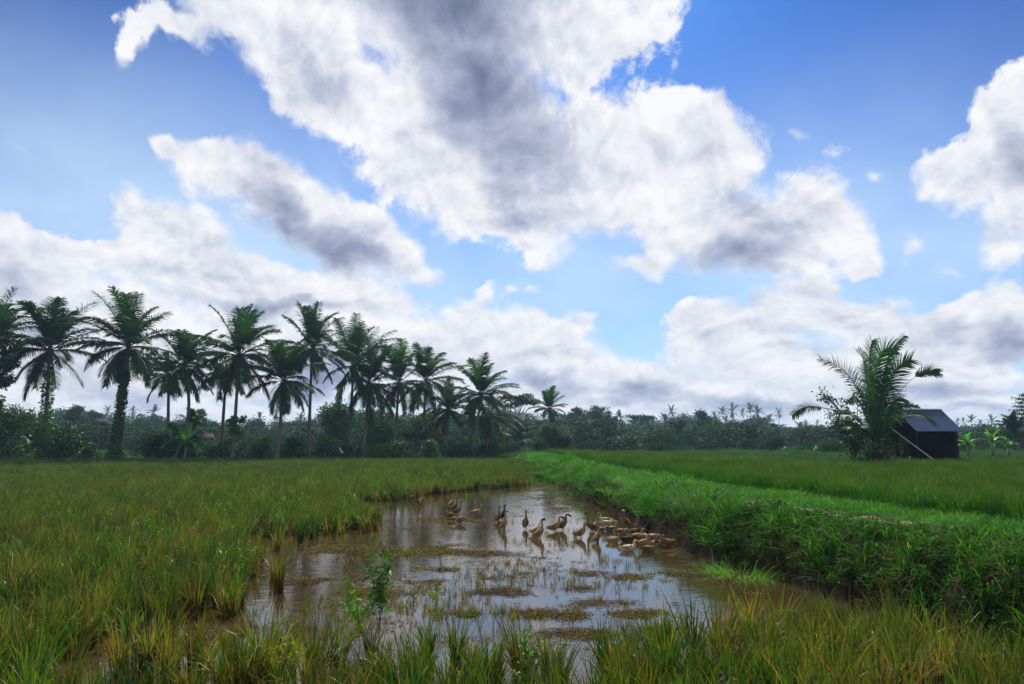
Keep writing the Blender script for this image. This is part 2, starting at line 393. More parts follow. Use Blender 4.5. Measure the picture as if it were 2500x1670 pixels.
def water_mat():
    m, t = new_mat('muddy_water')
    p = pos(t)
    n = t.noise(t.vm('MULTIPLY', p, (1, 1.0, 1)), .45, 4, .55)
    c = t.ramp(n, [(.3, (.026, .016, .007)), (.7, (.052, .034, .015))])
    w1 = t.noise(t.vm('MULTIPLY', p, (1.6, 3.2, 1)), 2.4, 4, .5)
    w2 = t.noise(p, .8, 2, .5)
    h = t.m('ADD', w1, t.m('MULTIPLY', w2, 1.2))
    bp = t.node('ShaderNodeBump', {'Strength': .10, 'Distance': .035, 'Height': h}).outputs[0]
    finish(t, t.node('ShaderNodeBsdfPrincipled', {'Base Color': c, 'Roughness': .035, 'IOR': 1.5, 'Specular IOR Level': .6, 'Normal': bp}).outputs[0])
    return m
M['water'] = water_mat()
def roof_metal():
    m, t = new_mat('corrugated_sheet')
    co = t.node('ShaderNodeTexCoord').outputs['Object']
    n = t.noise(t.vm('MULTIPLY', co, (3, 1, 1)), 1.3, 6, .6)
    c = t.mix(t.rng(n, .60, .72), t.mix(n, (.010, .035, .11), (.022, .060, .16)), (.06, .024, .012))
    finish(t, t.node('ShaderNodeBsdfPrincipled', {'Base Color': c, 'Roughness': .42, 'Metallic': .15, 'Specular IOR Level': .5}).outputs[0])
    return m
M['roof_metal'] = roof_metal()
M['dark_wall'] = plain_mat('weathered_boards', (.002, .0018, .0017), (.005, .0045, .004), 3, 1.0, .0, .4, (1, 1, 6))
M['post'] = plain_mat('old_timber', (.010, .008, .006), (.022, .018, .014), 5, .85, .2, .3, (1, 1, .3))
M['bamboo'] = plain_mat('pale_bamboo', (.36, .34, .30), (.50, .48, .43), 3, .5, .4, .1, (1, 1, 3))
M['tile_red'] = plain_mat('orange_roof_tile', (.26, .06, .025), (.36, .10, .04), 2, .8, .2, .3)
M['tile_brown'] = plain_mat('brown_roof_tile', (.026, .014, .012), (.045, .022, .018), 2, .85, .2, .3)
M['plaster'] = plain_mat('grey_plaster', (.16, .14, .12), (.25, .22, .19), 2, .9, .2, .1)
# ------------------------------------------------------------------ terrain
def vnoise(x, y, seed=0):
    """value noise, smooth, 0..1"""
    x = np.asarray(x, float); y = np.asarray(y, float)
    xi = np.floor(x).astype(np.int64); yi = np.floor(y).astype(np.int64)
    fx = x - xi; fy = y - yi
    fx = fx * fx * (3 - 2 * fx); fy = fy * fy * (3 - 2 * fy)
    def h(a, b):
        n = (a * 374761393 + b * 668265263 + seed * 974634777) & 0xffffffff
        n = ((n ^ (n >> 13)) * 1274126177) & 0xffffffff
        return ((n ^ (n >> 16)) & 0xffff) / 65535.0
    return (h(xi, yi) * (1 - fx) + h(xi + 1, yi) * fx) * (1 - fy) + (h(xi, yi + 1) * (1 - fx) + h(xi + 1, yi + 1) * fx) * fy
def fbm(x, y, s=1.0, o=4, seed=0):
    a = 0; w = 1; tot = 0
    for k in range(o):
        a = a + w * vnoise(x * s, y * s, seed + k); tot += w; w *= .5; s *= 2.03
    return a / tot
def sstep(v, a, b):
    t = np.clip((v - a) / (b - a), 0, 1); return t * t * (3 - 2 * t)

WL = [(1356, 1176), (1410, 1213), (1505, 1250), (1570, 1293), (1644, 1330), (1713, 1362), (1782, 1383), (1916, 1415), (2022, 1453), (2155, 1495), (2262, 1533), (2395, 1570), (2500, 1602)]
wl = sorted([(on_z(px, py)[1], on_z(px, py)[0]) for px, py in WL])
wl = [(-40, 9.5), (0, 6.6), (4, 6.0)] + wl + [(45, 2.0), (63, .2), (90, -2)]
WY = np.array([a for a, b in wl]); WX = np.array([b for a, b in wl])
def bank_s(x, y):
    return x - np.interp(y, WY, WX)
def ground_z(x, y):
    x = np.asarray(x, float); y = np.asarray(y, float)
    s = bank_s(x, y)
    near = sstep(y, 60, 45)
    sw = s + (fbm(x, y, .9, 3, 5) - .5) * .55 * near + (fbm(x, y, 3.5, 3, 9) - .5) * .22 * near
    prof = np.interp(sw, [-.35, 0, .12, .38, .62, 1.0, 1.5, 50], [-.13, -.05, .22, .62, .80, .87, .88, .88])
    prof = prof + (fbm(x, y, 2.2, 4, 3) - .5) * .16 * sstep(sw, 0, .3)
    # nibbled foot of the bank, some slumps
    low = -.13 + (fbm(x, y, .8, 3, 21) - .5) * .05
    z = np.where(sw < -.35, low, prof)
    z = z + (fbm(x, y, .55, 3, 14) - .5) * .12 * sstep(sw, .3, 1.0) * sstep(sw, 3.2, 1.6) * near
    mound = np.exp(-(((x - 24) / 9) ** 2 + ((y - 42) / 6) ** 2)) * .16
    z = z + mound * (s > 1)
    # low green bank that closes the pond
    cross = np.exp(-((y - 39.2) / 1.0) ** 2) * sstep(x, .2, 1.4) * (s < .3) * .42
    z = np.maximum(z, -.13 + cross)
    # slump of earth at the water's edge
    cx, cy = on_z(1690, 1346)
    z = np.maximum(z, -.13 + .22 * np.exp(-(((x - cx) / .55) ** 2 + ((y - cy) / .55) ** 2)) + (fbm(x, y, 5, 3, 8) - .5) * .06)
    far = sstep(y, 63, 70)
    z = z * (1 - far) + (np.where(s > 0, .5, .08)) * far
    return z
def axis(segs):
    out = [segs[0][0]]
    for a, b, st in segs:
        n = max(1, int(round((b - a) / st))); out += list(a + (b - a) * (np.arange(n) + 1) / n)
    return np.array(out)
gx = axis([(-2600, -600, 400), (-600, -100, 60), (-100, -40, 6), (-40, -10, 1.5), (-10, -1, .5), (-1, 8.5, .085), (8.5, 14, .3), (14, 50, 1.2), (50, 120, 8), (120, 600, 60), (600, 2600, 400)])
gy = axis([(-2600, -200, 400), (-200, -10, 30), (-10, 4, 1.5), (4, 20, .09), (20, 42, .16), (42, 70, 1), (70, 160, 10), (160, 800, 80), (800, 3800, 500)])
X, Y = np.meshgrid(gx, gy)
Z = ground_z(X, Y)
nx, ny = len(gx), len(gy)
V = np.stack([X, Y, Z], -1).reshape(-1, 3)
i = np.arange(ny - 1)[:, None] * nx + np.arange(nx - 1)[None]
Fq = np.stack([i, i + 1, i + nx + 1, i + nx], -1).reshape(-1, 4)
tag(link('ground', mesh_np('ground', V, Fq, M['soil'], smooth=True)), kind='structure')
# water sheet of the flooded paddy
wx = axis([(-110, 12, 6)]); wy = axis([(-6, 63.5, 6)])
X, Y = np.meshgrid(wx, wy); nx, ny = len(wx), len(wy)
i = np.arange(ny - 1)[:, None] * nx + np.arange(nx - 1)[None]
tag(link('water', mesh_np('water', np.stack([X, Y, X * 0], -1).reshape(-1, 3), np.stack([i, i + 1, i + nx + 1, i + nx], -1).reshape(-1, 4), M['water'])), kind='structure')
# trodden earth of the footpath on top of the bank
pa = [on_z(px, py, .88) for px, py in [(1835, 1230), (1868, 1235), (1905, 1241), (1942, 1246), (1985, 1253), (2049, 1264), (2123, 1272), (2190, 1283), (2250, 1293)]]
pa = np.array(pa); ts = np.linspace(0, len(pa) - 1, 140)
cxs = np.interp(ts, range(len(pa)), pa[:, 0]); cys = np.interp(ts, range(len(pa)), pa[:, 1])
w = (.10 + .32 * fbm(cxs * 2.1, cys * 2.1, 1, 3, 4)) * np.sin(np.linspace(0, np.pi, 140)) ** .5
tx = np.gradient(cxs); ty = np.gradient(cys); L = np.hypot(tx, ty)
rows = []
for k in np.linspace(-1, 1, 9):
    ww = w * k * (1 + .5 * (fbm(cxs * 5 + 40 * np.sign(k), cys * 5, 1, 2, 6) - .5))
    x_ = cxs - ty / L * ww; y_ = cys + tx / L * ww
    rows.append(np.stack([x_, y_, ground_z(x_, y_) + .05 - .04 * abs(k) ** 3], -1))
V = np.stack(rows, 1).reshape(-1, 3); i = np.arange(139)[:, None] * 9 + np.arange(8)[None]
tag(link('footpath', mesh_np('footpath', V, np.stack([i, i + 1, i + 10, i + 9], -1).reshape(-1, 4), M['path'], smooth=True)), kind='structure')
PATH_C = np.stack([cxs, cys], -1)
# ------------------------------------------------------------------ blades, tufts and scattered ground cover
def blades(rg, n, rad, h, lean, curve, w, seg=4, droop=.25, hue=(0, 1), head=0.0, base=None):
    """n grass blades round the origin -> V, F, tip, hue"""
    if base is None:
        a = rg.uniform(0, 2 * np.pi, n); r = rad * np.sqrt(rg.uniform(0, 1, n))
        bx, by = r * np.cos(a), r * np.sin(a)
    else:
        bx, by = base; a = rg.uniform(0, 2 * np.pi, n)
    az = a + rg.normal(0, .7, n)
    Hh = rg.uniform(h[0], h[1], n); ln = np.abs(rg.normal(0, lean, n)) + .02
    cv = np.abs(rg.normal(curve, curve * .6, n)); dr = np.abs(rg.normal(droop, droop * .6, n))
    ww = w * rg.uniform(.6, 1.3, n); tw = rg.uniform(0, np.pi, n)
    t = np.linspace(0, 1, seg + 1)[None]
    out = (ln[:, None] * t + cv[:, None] * t ** 2.2) * Hh[:, None]
    z = Hh[:, None] * (t - dr[:, None] * t ** 3)
    X = bx[:, None] + np.cos(az)[:, None] * out; Y = by[:, None] + np.sin(az)[:, None] * out
    wd = ww[:, None] * np.clip(1 - t, .02, 1) ** .6 * (.7 + .3 * np.minimum(t * 4, 1))
    sx = np.cos(tw)[:, None] * wd; sy = np.sin(tw)[:, None] * wd
    A = np.stack([X - sx, Y - sy, z], -1); B = np.stack([X + sx, Y + sy, z + wd * .15], -1)
    V = np.stack([A, B], 2).reshape(n, -1, 3)                    # n, (seg+1)*2
    k = np.arange(seg) * 2; f = np.stack([k, k + 1, k + 3, k + 2], -1)
    Fq = (f[None] + (np.arange(n) * (seg + 1) * 2)[:, None, None]).reshape(-1, 4)
    hu = rg.uniform(hue[0], hue[1], n)
    tip = np.repeat(np.broadcast_to(t, (n, seg + 1))[..., None], 2, -1).reshape(-1)
    return V.reshape(-1, 3), Fq, tip, np.repeat(hu, (seg + 1) * 2)
def leaves(rg, P, size, nrm=None, aspect=2.2, hue=(0, 1), flat=0.0, squash=1.0):
    """pointed leaves (two folded quads each) at the points P"""
    n = len(P)
    d = rg.normal(0, 1, (n, 3)); d[:, 2] = d[:, 2] * squash - .15
    d /= np.linalg.norm(d, axis=1)[:, None]
    q = rg.normal(0, 1, (n, 3))
    if flat: q[:, 2] *= (1 - flat) * .5
    s = np.cross(d, q); s /= np.linalg.norm(s, axis=1)[:, None] + 1e-9
    nn = np.cross(s, d)
    sz = (size * rg.uniform(.6, 1.35, n))[:, None]
    a = P; b = P + d * sz * .5 + s * sz / aspect * .5 + nn * sz * .12; c = P + d * sz - nn * sz * .1; e = P + d * sz * .5 - s * sz / aspect * .5 + nn * sz * .12
    V = np.stack([a, b, c, e], 1).reshape(-1, 3)
    k = np.arange(n) * 4
    Fq = np.stack([k, k + 1, k + 2, k + 3], -1)
    return V, Fq, np.tile([0, .5, 1, .5], n), np.repeat(rg.uniform(hue[0], hue[1], n), 4)
def cat(parts):
    V, Fq, tp, hu = [], [], [], []; o = 0
    for v, f, a, b in parts:
        V.append(v); Fq.append(f + o); tp.append(a); hu.append(b); o += len(v)
    return np.concatenate(V), np.concatenate(Fq), np.concatenate(tp), np.concatenate(hu)
def moved(p, off, s=1.0, rz=0.0):
    v, f, a, b = p; c, q = math.cos(rz), math.sin(rz)
    v = v * s; v = np.stack([v[:, 0] * c - v[:, 1] * q, v[:, 0] * q + v[:, 1] * c, v[:, 2]], -1) + np.asarray(off)
    return v, f, a, b
def add_attr(me, name, vals, typ='FLOAT'):
    at = me.attributes.new(name, typ, 'POINT')
    at.data.foreach_set('vector' if typ == 'FLOAT_VECTOR' else 'value', np.asarray(vals).ravel())
def leaf_mesh(name, p, mat, smooth=False):
    me = mesh_np(name, p[0], p[1], mat, smooth=smooth)
    if len(me.vertices) == len(p[2]):
        add_attr(me, 'tip', p[2].astype(np.float32)); add_attr(me, 'hue', p[3].astype(np.float32))
    return me
GN = {}
def scatter_tree(nvar):
    if nvar in GN: return GN[nvar]
    g = bpy.data.node_groups.new('scatter_%d' % nvar, 'GeometryNodeTree'); GN[nvar] = g
    g.interface.new_socket('Geometry', in_out='INPUT', socket_type='NodeSocketGeometry')
    g.interface.new_socket('Geometry', in_out='OUTPUT', socket_type='NodeSocketGeometry')
    N = g.nodes; Lk = g.links
    gi = N.new('NodeGroupInput'); go = N.new('NodeGroupOutput')
    def named(nm, typ):
        a = N.new('GeometryNodeInputNamedAttribute'); a.data_type = typ; a.inputs['Name'].default_value = nm
        return a.outputs['Attribute']
    tid = named('tid', 'INT')
    def pick(k):
        c = N.new('FunctionNodeCompare'); c.data_type = 'INT'; c.operation = 'EQUAL'
        ins = [s for s in c.inputs if s.type == 'INT']
        Lk.new(tid, ins[0]); ins[1].default_value = k
        s = N.new('GeometryNodeSeparateGeometry'); s.domain = 'POINT'
        Lk.new(gi.outputs[0], s.inputs['Geometry']); Lk.new(c.outputs[0], s.inputs['Selection'])
        return s.outputs[0]
    jn = N.new('GeometryNodeJoinGeometry')
    for k in reversed(range(nvar)):
        ti = N.new('GeometryNodeGeometryToInstance'); Lk.new(pick(k), ti.inputs[0]); Lk.new(ti.outputs[0], jn.inputs[0])
    ip = N.new('GeometryNodeInstanceOnPoints')
    Lk.new(pick(100), ip.inputs['Points']); Lk.new(jn.outputs[0], ip.inputs['Instance'])
    ip.inputs['Pick Instance'].default_value = True
    Lk.new(named('var', 'INT'), ip.inputs['Instance Index'])
    er = N.new('FunctionNodeEulerToRotation'); Lk.new(named('rot', 'FLOAT_VECTOR'), er.inputs[0]); Lk.new(er.outputs[0], ip.inputs['Rotation'])
    Lk.new(named('scl', 'FLOAT_VECTOR'), ip.inputs['Scale'])
    Lk.new(ip.outputs[0], go.inputs[0])
    return g
def scatter(name, temps, pts, mat, rg, smin=.8, smax=1.2, tilt=.08, vars_=None, scl=None, label=None):
    """one object: its mesh holds the tuft shapes and the spots where they grow"""
    n = len(pts); k = len(temps)
    p = cat(temps)
    tid = np.concatenate([np.full(len(t[0]), i) for i, t in enumerate(temps)] + [np.full(n, 100)]).astype(np.int32)
    V = np.concatenate([p[0], pts])
    me = bpy.data.meshes.new(name)
    V = V.astype(np.float32)
    me.vertices.add(len(V)); me.vertices.foreach_set('co', V.ravel())
    Fq = p[1].astype(np.int32); me.loops.add(Fq.size); me.loops.foreach_set('vertex_index', Fq.ravel())
    me.polygons.add(len(Fq)); me.polygons.foreach_set('loop_start', np.arange(0, Fq.size, 4, dtype=np.int32)); me.update(calc_edges=True)
    me.materials.append(mat)
    m0 = len(p[0])
    add_attr(me, 'tid', tid, 'INT')
    add_attr(me, 'tip', np.concatenate([p[2], np.zeros(n)]).astype(np.float32)); add_attr(me, 'hue', np.concatenate([p[3], np.zeros(n)]).astype(np.float32))
    var = np.zeros(m0 + n, np.int32); var[m0:] = rg.integers(0, k, n) if vars_ is None else vars_
    add_attr(me, 'var', var, 'INT')
    rot = np.zeros((m0 + n, 3), np.float32); rot[m0:, 2] = rg.uniform(0, 6.283, n); rot[m0:, 0] = rg.normal(0, tilt, n); rot[m0:, 1] = rg.normal(0, tilt, n)
    add_attr(me, 'rot', rot, 'FLOAT_VECTOR')
    s = np.ones((m0 + n, 3), np.float32); q = rg.uniform(smin, smax, n)
    s[m0:] = q[:, None] * (np.ones((n, 3)) if scl is None else scl)
    add_attr(me, 'scl', s, 'FLOAT_VECTOR')
    o = link(name, me); tag(o, label=label, kind='stuff')
    md = o.modifiers.new('scatter', 'NODES'); md.node_group = scatter_tree(k)
    return o
def jgrid(x0, x1, y0, y1, st, rg, j=.45):
    xs = np.arange(x0, x1, st); ys = np.arange(y0, y1, st)
    X, Y = np.meshgrid(xs, ys); X = X.ravel(); Y = Y.ravel()
    X = X + rg.uniform(-j, j, len(X)) * st; Y = Y + rg.uniform(-j, j, len(Y)) * st
    return X, Y
def inside(poly, X, Y):
    """points within the polygon"""
    c = np.zeros(len(X), bool); n = len(poly); j = n - 1
    for i in range(n):
        xi, yi = poly[i]; xj, yj = poly[j]
        hit = ((yi > Y) != (yj > Y)) & (X < (xj - xi) * (Y - yi) / (yj - yi + 1e-12) + xi)
        c ^= hit; j = i
    return c
def project(X, Y, Z):
    """world -> photo pixels"""
    z = Z - H
    d = Y * CP + z * SP; u = -Y * SP + z * CP
    d = np.maximum(d, .01)
    return 1250 + F * X / d, 835 - F * u / d
def infov(X, Y, Z=0.0, m=620):
    px, py = project(X, Y, Z + 0 * X)
    return (px > -m) & (px < 2500 + m)

rg = np.random.default_rng(11)
# ---- rice clumps
def rice_clump(rg, n, w, h=(.38, .72), seg=4, rad=.055, hue=(0, .75)):
    a = blades(rg, int(n * .62), rad, h, .10, .16, w, seg, .10, hue=hue)
    b = blades(rg, int(n * .23), rad * 1.1, (h[0] * .6, h[1] * .8), .22, .42, w * .8, seg, .35, hue=(hue[1] * .6, min(1, hue[1] * 1.35)))
    c = blades(rg, max(3, int(n * .15)), rad, (h[0] * .9, h[1] * 1.05), .10, .42, w * .8, seg + 1, .45, hue=(.45, .95))   # ripe panicles bowing over
    d = blades(rg, max(4, int(n * .5)), rad * 1.1, (h[0] * .45, h[1] * .62), .10, .05, w * 1.1, 2, .0, hue=(.72, 1))       # dead sheaths at the foot
    return cat([a, b, c, d])
near_t = [rice_clump(rg, 46, .0095, h=(.34, .74) if i % 2 else (.42, .66), hue=((0, .55), (.15, .95), (0, .40))[i % 3], rad=(.05, .075)[i % 2]) for i in range(9)]
mid_t = [rice_clump(rg, 24, .015, h=(.34, .74) if i % 2 else (.40, .62), seg=3, rad=.065, hue=(0, (.40, .55, .8)[i % 3])) for i in range(6)]
def rice_patch(rg, st, k, n, w, h=(.42, .72)):
    return cat([moved(rice_clump(rg, n, w, h, seg=2, rad=.08, hue=(0, .42)), (rg.uniform(-st, st), rg.uniform(-st, st), 0), rg.uniform(.85, 1.15)) for _ in range(k)])
far_t = [rice_patch(rg, .33, 6, 14, .019, h=(.36, .72) if _ % 2 else (.40, .60)) for _ in range(6)]
EDGE = [(1292, 1186), (1180, 1196), (1022, 1214), (985, 1224), (873, 1232), (852, 1244), (930, 1262), (940, 1282), (925, 1297), (850, 1303), (700, 1308), (645, 1330), (628, 1376), (610, 1440), (560, 1500), (430, 1515), (400, 1545), (341, 1570), (277, 1625), (235, 1700), (200, 2000)]
left_poly = [on_z(*p) for p in EDGE] + [(-6, 2), (-140, 2), (-140, 63), (.9, 63), (2.15, 44), (2.2, 40.6), (.9, 40.6)]
FRONT = [(540, 2100), (535, 1700), (575, 1640), (640, 1610), (760, 1606), (900, 1600), (1100, 1612), (1260, 1618), (1400, 1606), (1560, 1600), (1700, 1592), (1790, 1560), (1850, 1535), (2000, 1545), (2160, 1560), (2330, 1590), (2560, 1650), (2750, 2100)]
front_poly = [on_z(*p) for p in FRONT]
X, Y = jgrid(-46, 8, 3.4, 17, .255, rg, .36)
wob = 0
inl = inside(left_poly, X, Y); infr = inside(front_poly, X, Y) & (bank_s(X, Y) < -.15)
thin = fbm(X, Y, 1.6, 2, 31)
left_front = inside([on_z(*p) for p in [(215, 1720), (330, 1600), (480, 1560), (600, 1570), (600, 2100), (200, 2100)]], X, Y) & (thin > .63)
def margin(poly, X, Y, d=.45):
    e = np.zeros(len(X), bool)
    for a in range(8): e |= ~inside(poly, X + d * math.cos(a * .785), Y + d * math.sin(a * .785))
    return e
ragl = margin(left_poly, X, Y) & (fbm(X, Y, 1.9, 2, 33) < .50); ragf = margin(front_poly, X, Y, .4) & (fbm(X, Y, 2.3, 2, 35) < .46)
stray = (~inl) & (bank_s(X, Y) < -.3) & (Y < 16) & margin([(-99, -99), (99, -99), (99, 99), (-99, 99)], X, Y) if False else np.zeros(len(X), bool)
near_edge = np.zeros(len(X), bool)
for a in range(8): near_edge |= inside(left_poly, X + .9 * math.cos(a * .785), Y + .9 * math.sin(a * .785))
stray = (~inl) & near_edge & (rg.uniform(0, 1, len(X)) < .10) & (bank_s(X, Y) < -.5)
hollow = fbm(X, Y, .75, 3, 37) < np.where(Y < 10, .40, .345)
keep = ((inl & ~ragl & ~hollow) | stray | left_front | (infr & (~ragf | (X > 1.6)) & (thin > np.where(X > 1.2, .24, .34)) & (rg.uniform(0, 1, len(X)) < np.where(X > 1.2, 1, .93)))) & infov(X, Y) & (Y > 4.1)
gap = rg.uniform(0, 1, len(X)) < .06
keep &= ~gap
X, Y = X[keep], Y[keep]
px, py = project(X, Y, .35 + 0 * X)
order = np.argsort(np.hypot(X, Y) + 50 * ((py > 1745) | (px < -20) | (px > 2520)))
N_IND = 290
ind, rest = order[:N_IND], order[N_IND:]
clump_me = [leaf_mesh('rice_clump', t, M['rice']) for t in near_t]
for q in ind:
    o = link('rice_clump', clump_me[rg.integers(0, 9)], loc=(X[q], Y[q], -.03), rot=(rg.normal(0, .08), rg.normal(0, .08), rg.uniform(0, 6.28)), scale=(1, 1, rg.uniform(.8, 1.15)))
    s = rg.uniform(.85, 1.15); o.scale = (s, s, s * rg.uniform(.78, 1.12))
    tag(o, 'clump of ripening rice rooted in the shallow water closest to the viewer', 'rice plant', 'rice clumps along the near edge of the flooded paddy')
sc_rest = 1 + 0 * X[rest]
scatter('near_rice', near_t, np.stack([X[rest], Y[rest], -.03 + 0 * X[rest]], -1), M['rice'], rg, .85, 1.18, .09, label='ripening rice of the left paddy, green and straw coloured')
X, Y = jgrid(-60, 4, 17, 36, .25, rg)
k = inside(left_poly, X, Y) & infov(X, Y) & ~(margin(left_poly, X, Y, .5) & (fbm(X, Y, 1.9, 2, 33) < .48)) & (fbm(X, Y, .6, 3, 39) > .31); X, Y = X[k], Y[k]
scatter('middle_rice', mid_t, np.stack([X, Y, -.03 + 0 * X], -1), M['rice'], rg, .9, 1.15, .08, label='yellowing rice across the middle of the left paddy')
X, Y = jgrid(-90, 4, 36, 64, .5, rg)
k = inside(left_poly, X, Y) & infov(X, Y, m=60); X, Y = X[k], Y[k]
scatter('far_rice', far_t, np.stack([X, Y, 0 * X - .02], -1), M['rice'], rg, .92, 1.12, .03, label='green rice reaching to the palm row')
# ---- rice and grass on the right-hand terrace
RE = [(1395, 1118), (1480, 1140), (1600, 1160), (1729, 1181), (1942, 1212), (2155, 1240), (2368, 1268), (2560, 1296)]
re_ = sorted([(on_z(a, b, .88)[1], on_z(a, b, .88)[0]) for a, b in RE]); re_ = [(3, 12.5)] + re_ + [(60, 3)]
REY = np.array([a for a, b in re_]); REX = np.array([b for a, b in re_])
def right_s(X, Y): return X - np.interp(Y, REY, REX) + (fbm(X, Y, .5, 2, 2) - .5) * .8
def green_clump(rg, n, w, seg=4, h=(.38, .62)):
    return cat([blades(rg, n, .09, h, .12, .18, w, seg, .12, hue=(0, .8)), blades(rg, max(2, n // 6), .09, (h[0] * 1.1, h[1] * 1.15), .1, .4, w, seg, .4, hue=(.85, 1))])
gt = [green_clump(rg, 34, .0065) for _ in range(5)]
gf = [cat([moved(green_clump(rg, 16, .011, 2), (rg.uniform(-.3, .3), rg.uniform(-.3, .3), 0)) for _ in range(6)]) for _ in range(4)]
X, Y = jgrid(3, 30, 4, 24, .19, rg); k = (right_s(X, Y) > 0) & infov(X, Y, .9); X, Y = X[k], Y[k]
scatter('terrace_rice', gt, np.stack([X, Y, ground_z(X, Y) - .02], -1), M['rice_green'], rg, .8, 1.1, .06, label='young green rice with straw tips on the raised terrace')
X, Y = jgrid(-1, 40, 24, 63, .5, rg)
edge = 31 + 0 * X + np.clip((14 - X) * 3, 0, 32)
k = (right_s(X, Y) > 0) & infov(X, Y, .9) & (Y < edge); X, Y = X[k], Y[k]
scatter('far_terrace_rice', gf, np.stack([X, Y, ground_z(X, Y) - .02], -1), M['rice_green'], rg, .85, 1.1, .03, label='rice at the far side of the raised terrace')
# ---- short grass on the bank top, between the rim and the rice
tuft = [blades(rg, 30, .10, (.05, .17), .35, .5, .0056, 3, .25) for _ in range(6)]
tuft_t = [blades(rg, 26, .09, (.12, .36), .35, .6, .0066, 4, .4) for _ in range(5)]
tuft_f = [cat([moved(blades(rg, 16, .14, (.10, .28), .3, .5, .010, 2, .3), (rg.uniform(-.3, .3), rg.uniform(-.3, .3), 0)) for _ in range(6)]) for _ in range(4)]
def near_path(X, Y):
    d = np.full(len(X), 9.0)
    for q in PATH_C[::6]: d = np.minimum(d, np.hypot(X - q[0], Y - q[1]))
    return d
X, Y = jgrid(1, 16, 3.5, 22, .105, rg); s = bank_s(X, Y)
k = (s > .55) & (right_s(X, Y) < .35) & infov(X, Y, .9); X, Y = X[k], Y[k]
dp = near_path(X, Y + .12); k = (dp > .32) | (rg.uniform(0, 1, len(X)) < .12); X, Y = X[k], Y[k]
dp = near_path(X, Y); scatter('bank_top_grass', tuft, np.stack([X, Y, ground_z(X, Y) - .01], -1), M['grass'], rg, .7, 1.3, .15, scl=np.stack([np.ones(len(X))] * 2 + [.25 + .75 * sstep(dp, .35, 1.1)], -1), label='short bright grass on top of the bank')
X, Y = jgrid(-3, 22, 22, 63, .4, rg); s = bank_s(X, Y)
k = (s > .1) & (right_s(X, Y) < .5) & infov(X, Y, .9); X, Y = X[k], Y[k]
cxx, cyy = jgrid(-.2, 3.0, 38.2, 40.6, .25, rg); kk = bank_s(cxx, cyy) < .2
X = np.concatenate([X, cxx[kk]]); Y = np.concatenate([Y, cyy[kk]])
scatter('far_bank_grass', tuft_f, np.stack([X, Y, ground_z(X, Y) - .02], -1), M['grass'], rg, .8, 1.4, .1, label='grass along the far end of the bank')
# hut meadow, dark and low
X, Y = jgrid(3, 60, 30, 75, .62, rg); k = infov(X, Y, 1.0) & (bank_s(X, Y) > 2) & (Y > 31 + np.clip((14 - X) * 3, 0, 32)); X, Y = X[k], Y[k]
scatter('meadow_grass', tuft_f, np.stack([X, Y, ground_z(X, Y) - .02], -1), M['weed'], rg, .8, 1.3, .06, label='low dark grass round the hut')
# ---- face of the bank: long grass hanging over, leafy weeds
X, Y = jgrid(1, 9, 6, 38, .10, rg); s = bank_s(X, Y)
cover = fbm(X, Y, .7, 3, 41)
zz = ground_z(X, Y)
dpp = near_path(X, Y); okp = dpp > .7
k = okp & (s > .05) & (s < 1.1) & (zz > np.where(Y < 13, .05, .17) + .30 * (cover < np.where(Y < 13, .30, .42)) + .1 * cover) & (rg.uniform(0, 1, len(X)) < np.where(Y < 12.5, .38, .8)) & ((s > .55) | (Y < 13) | (cover > .50) | (rg.uniform(0, 1, len(X)) < .35)); Xa, Ya, Za = X[k], Y[k], zz[k]
scatter('bank_face_grass', tuft_t, np.stack([Xa, Ya, Za - .02], -1), M['grass'], rg, .7, 1.35, .35, label='long grass hanging down the face of the bank')
def weedling(rg, n, hh=.22, size=.035):
    th = rg.uniform(0, 6.28, n); t = rg.uniform(.15, 1, n)
    P = np.stack([np.cos(th) * .11 * t, np.sin(th) * .11 * t, hh * (1 - .45 * t ** 2) * rg.uniform(.35, 1, n)], -1)
    return leaves(rg, P, size, squash=.5)
wt = [cat([weedling(rg, 70, .24, .040), blades(rg, 8, .06, (.12, .26), .3, .3, .003, 3)]) for _ in range(5)]
k = okp & (s > .02) & (s < 1.5) & (zz > np.where(Y < 14, .04, .20)) & (rg.uniform(0, 1, len(X)) < np.where(Y < 14, 1.0, .34) * (fbm(X, Y, .9, 2, 51) > .34)); Xa, Ya, Za = X[k], Y[k], zz[k]
scatter('bank_weeds', wt, np.stack([Xa, Ya, Za - .03], -1), M['weed'], rg, .7, 1.4, .4, label='small leaved weeds growing on the bank face')
X, Y = jgrid(-40, 4, 5, 40, .75, rg); k = inside(left_poly, X, Y) & infov(X, Y) & (rg.uniform(0, 1, len(X)) < .25 + .6 * (fbm(X, Y, .16, 2, 91) > .52)); X, Y = X[k], Y[k]
def tallweed(rg, n, hh):
    t = np.sort(rg.uniform(.2, 1, n)); th = rg.uniform(0, 6.28, n)
    P = np.stack([np.cos(th) * .16 * (1.2 - t), np.sin(th) * .16 * (1.2 - t), hh * t], -1)
    return cat([leaves(rg, P, .085, aspect=4, squash=.6), blades(rg, 3, .015, (hh * .9, hh), .03, .05, .004, 3, 0)])
tw = [tallweed(rg, 46, rg.uniform(.66, .82)) for _ in range(5)]
scatter('paddy_weeds', tw, np.stack([X, Y, 0 * X], -1), M['weed_bright'], rg, .6, .95, .15, label='bright leafy weeds standing among the rice')
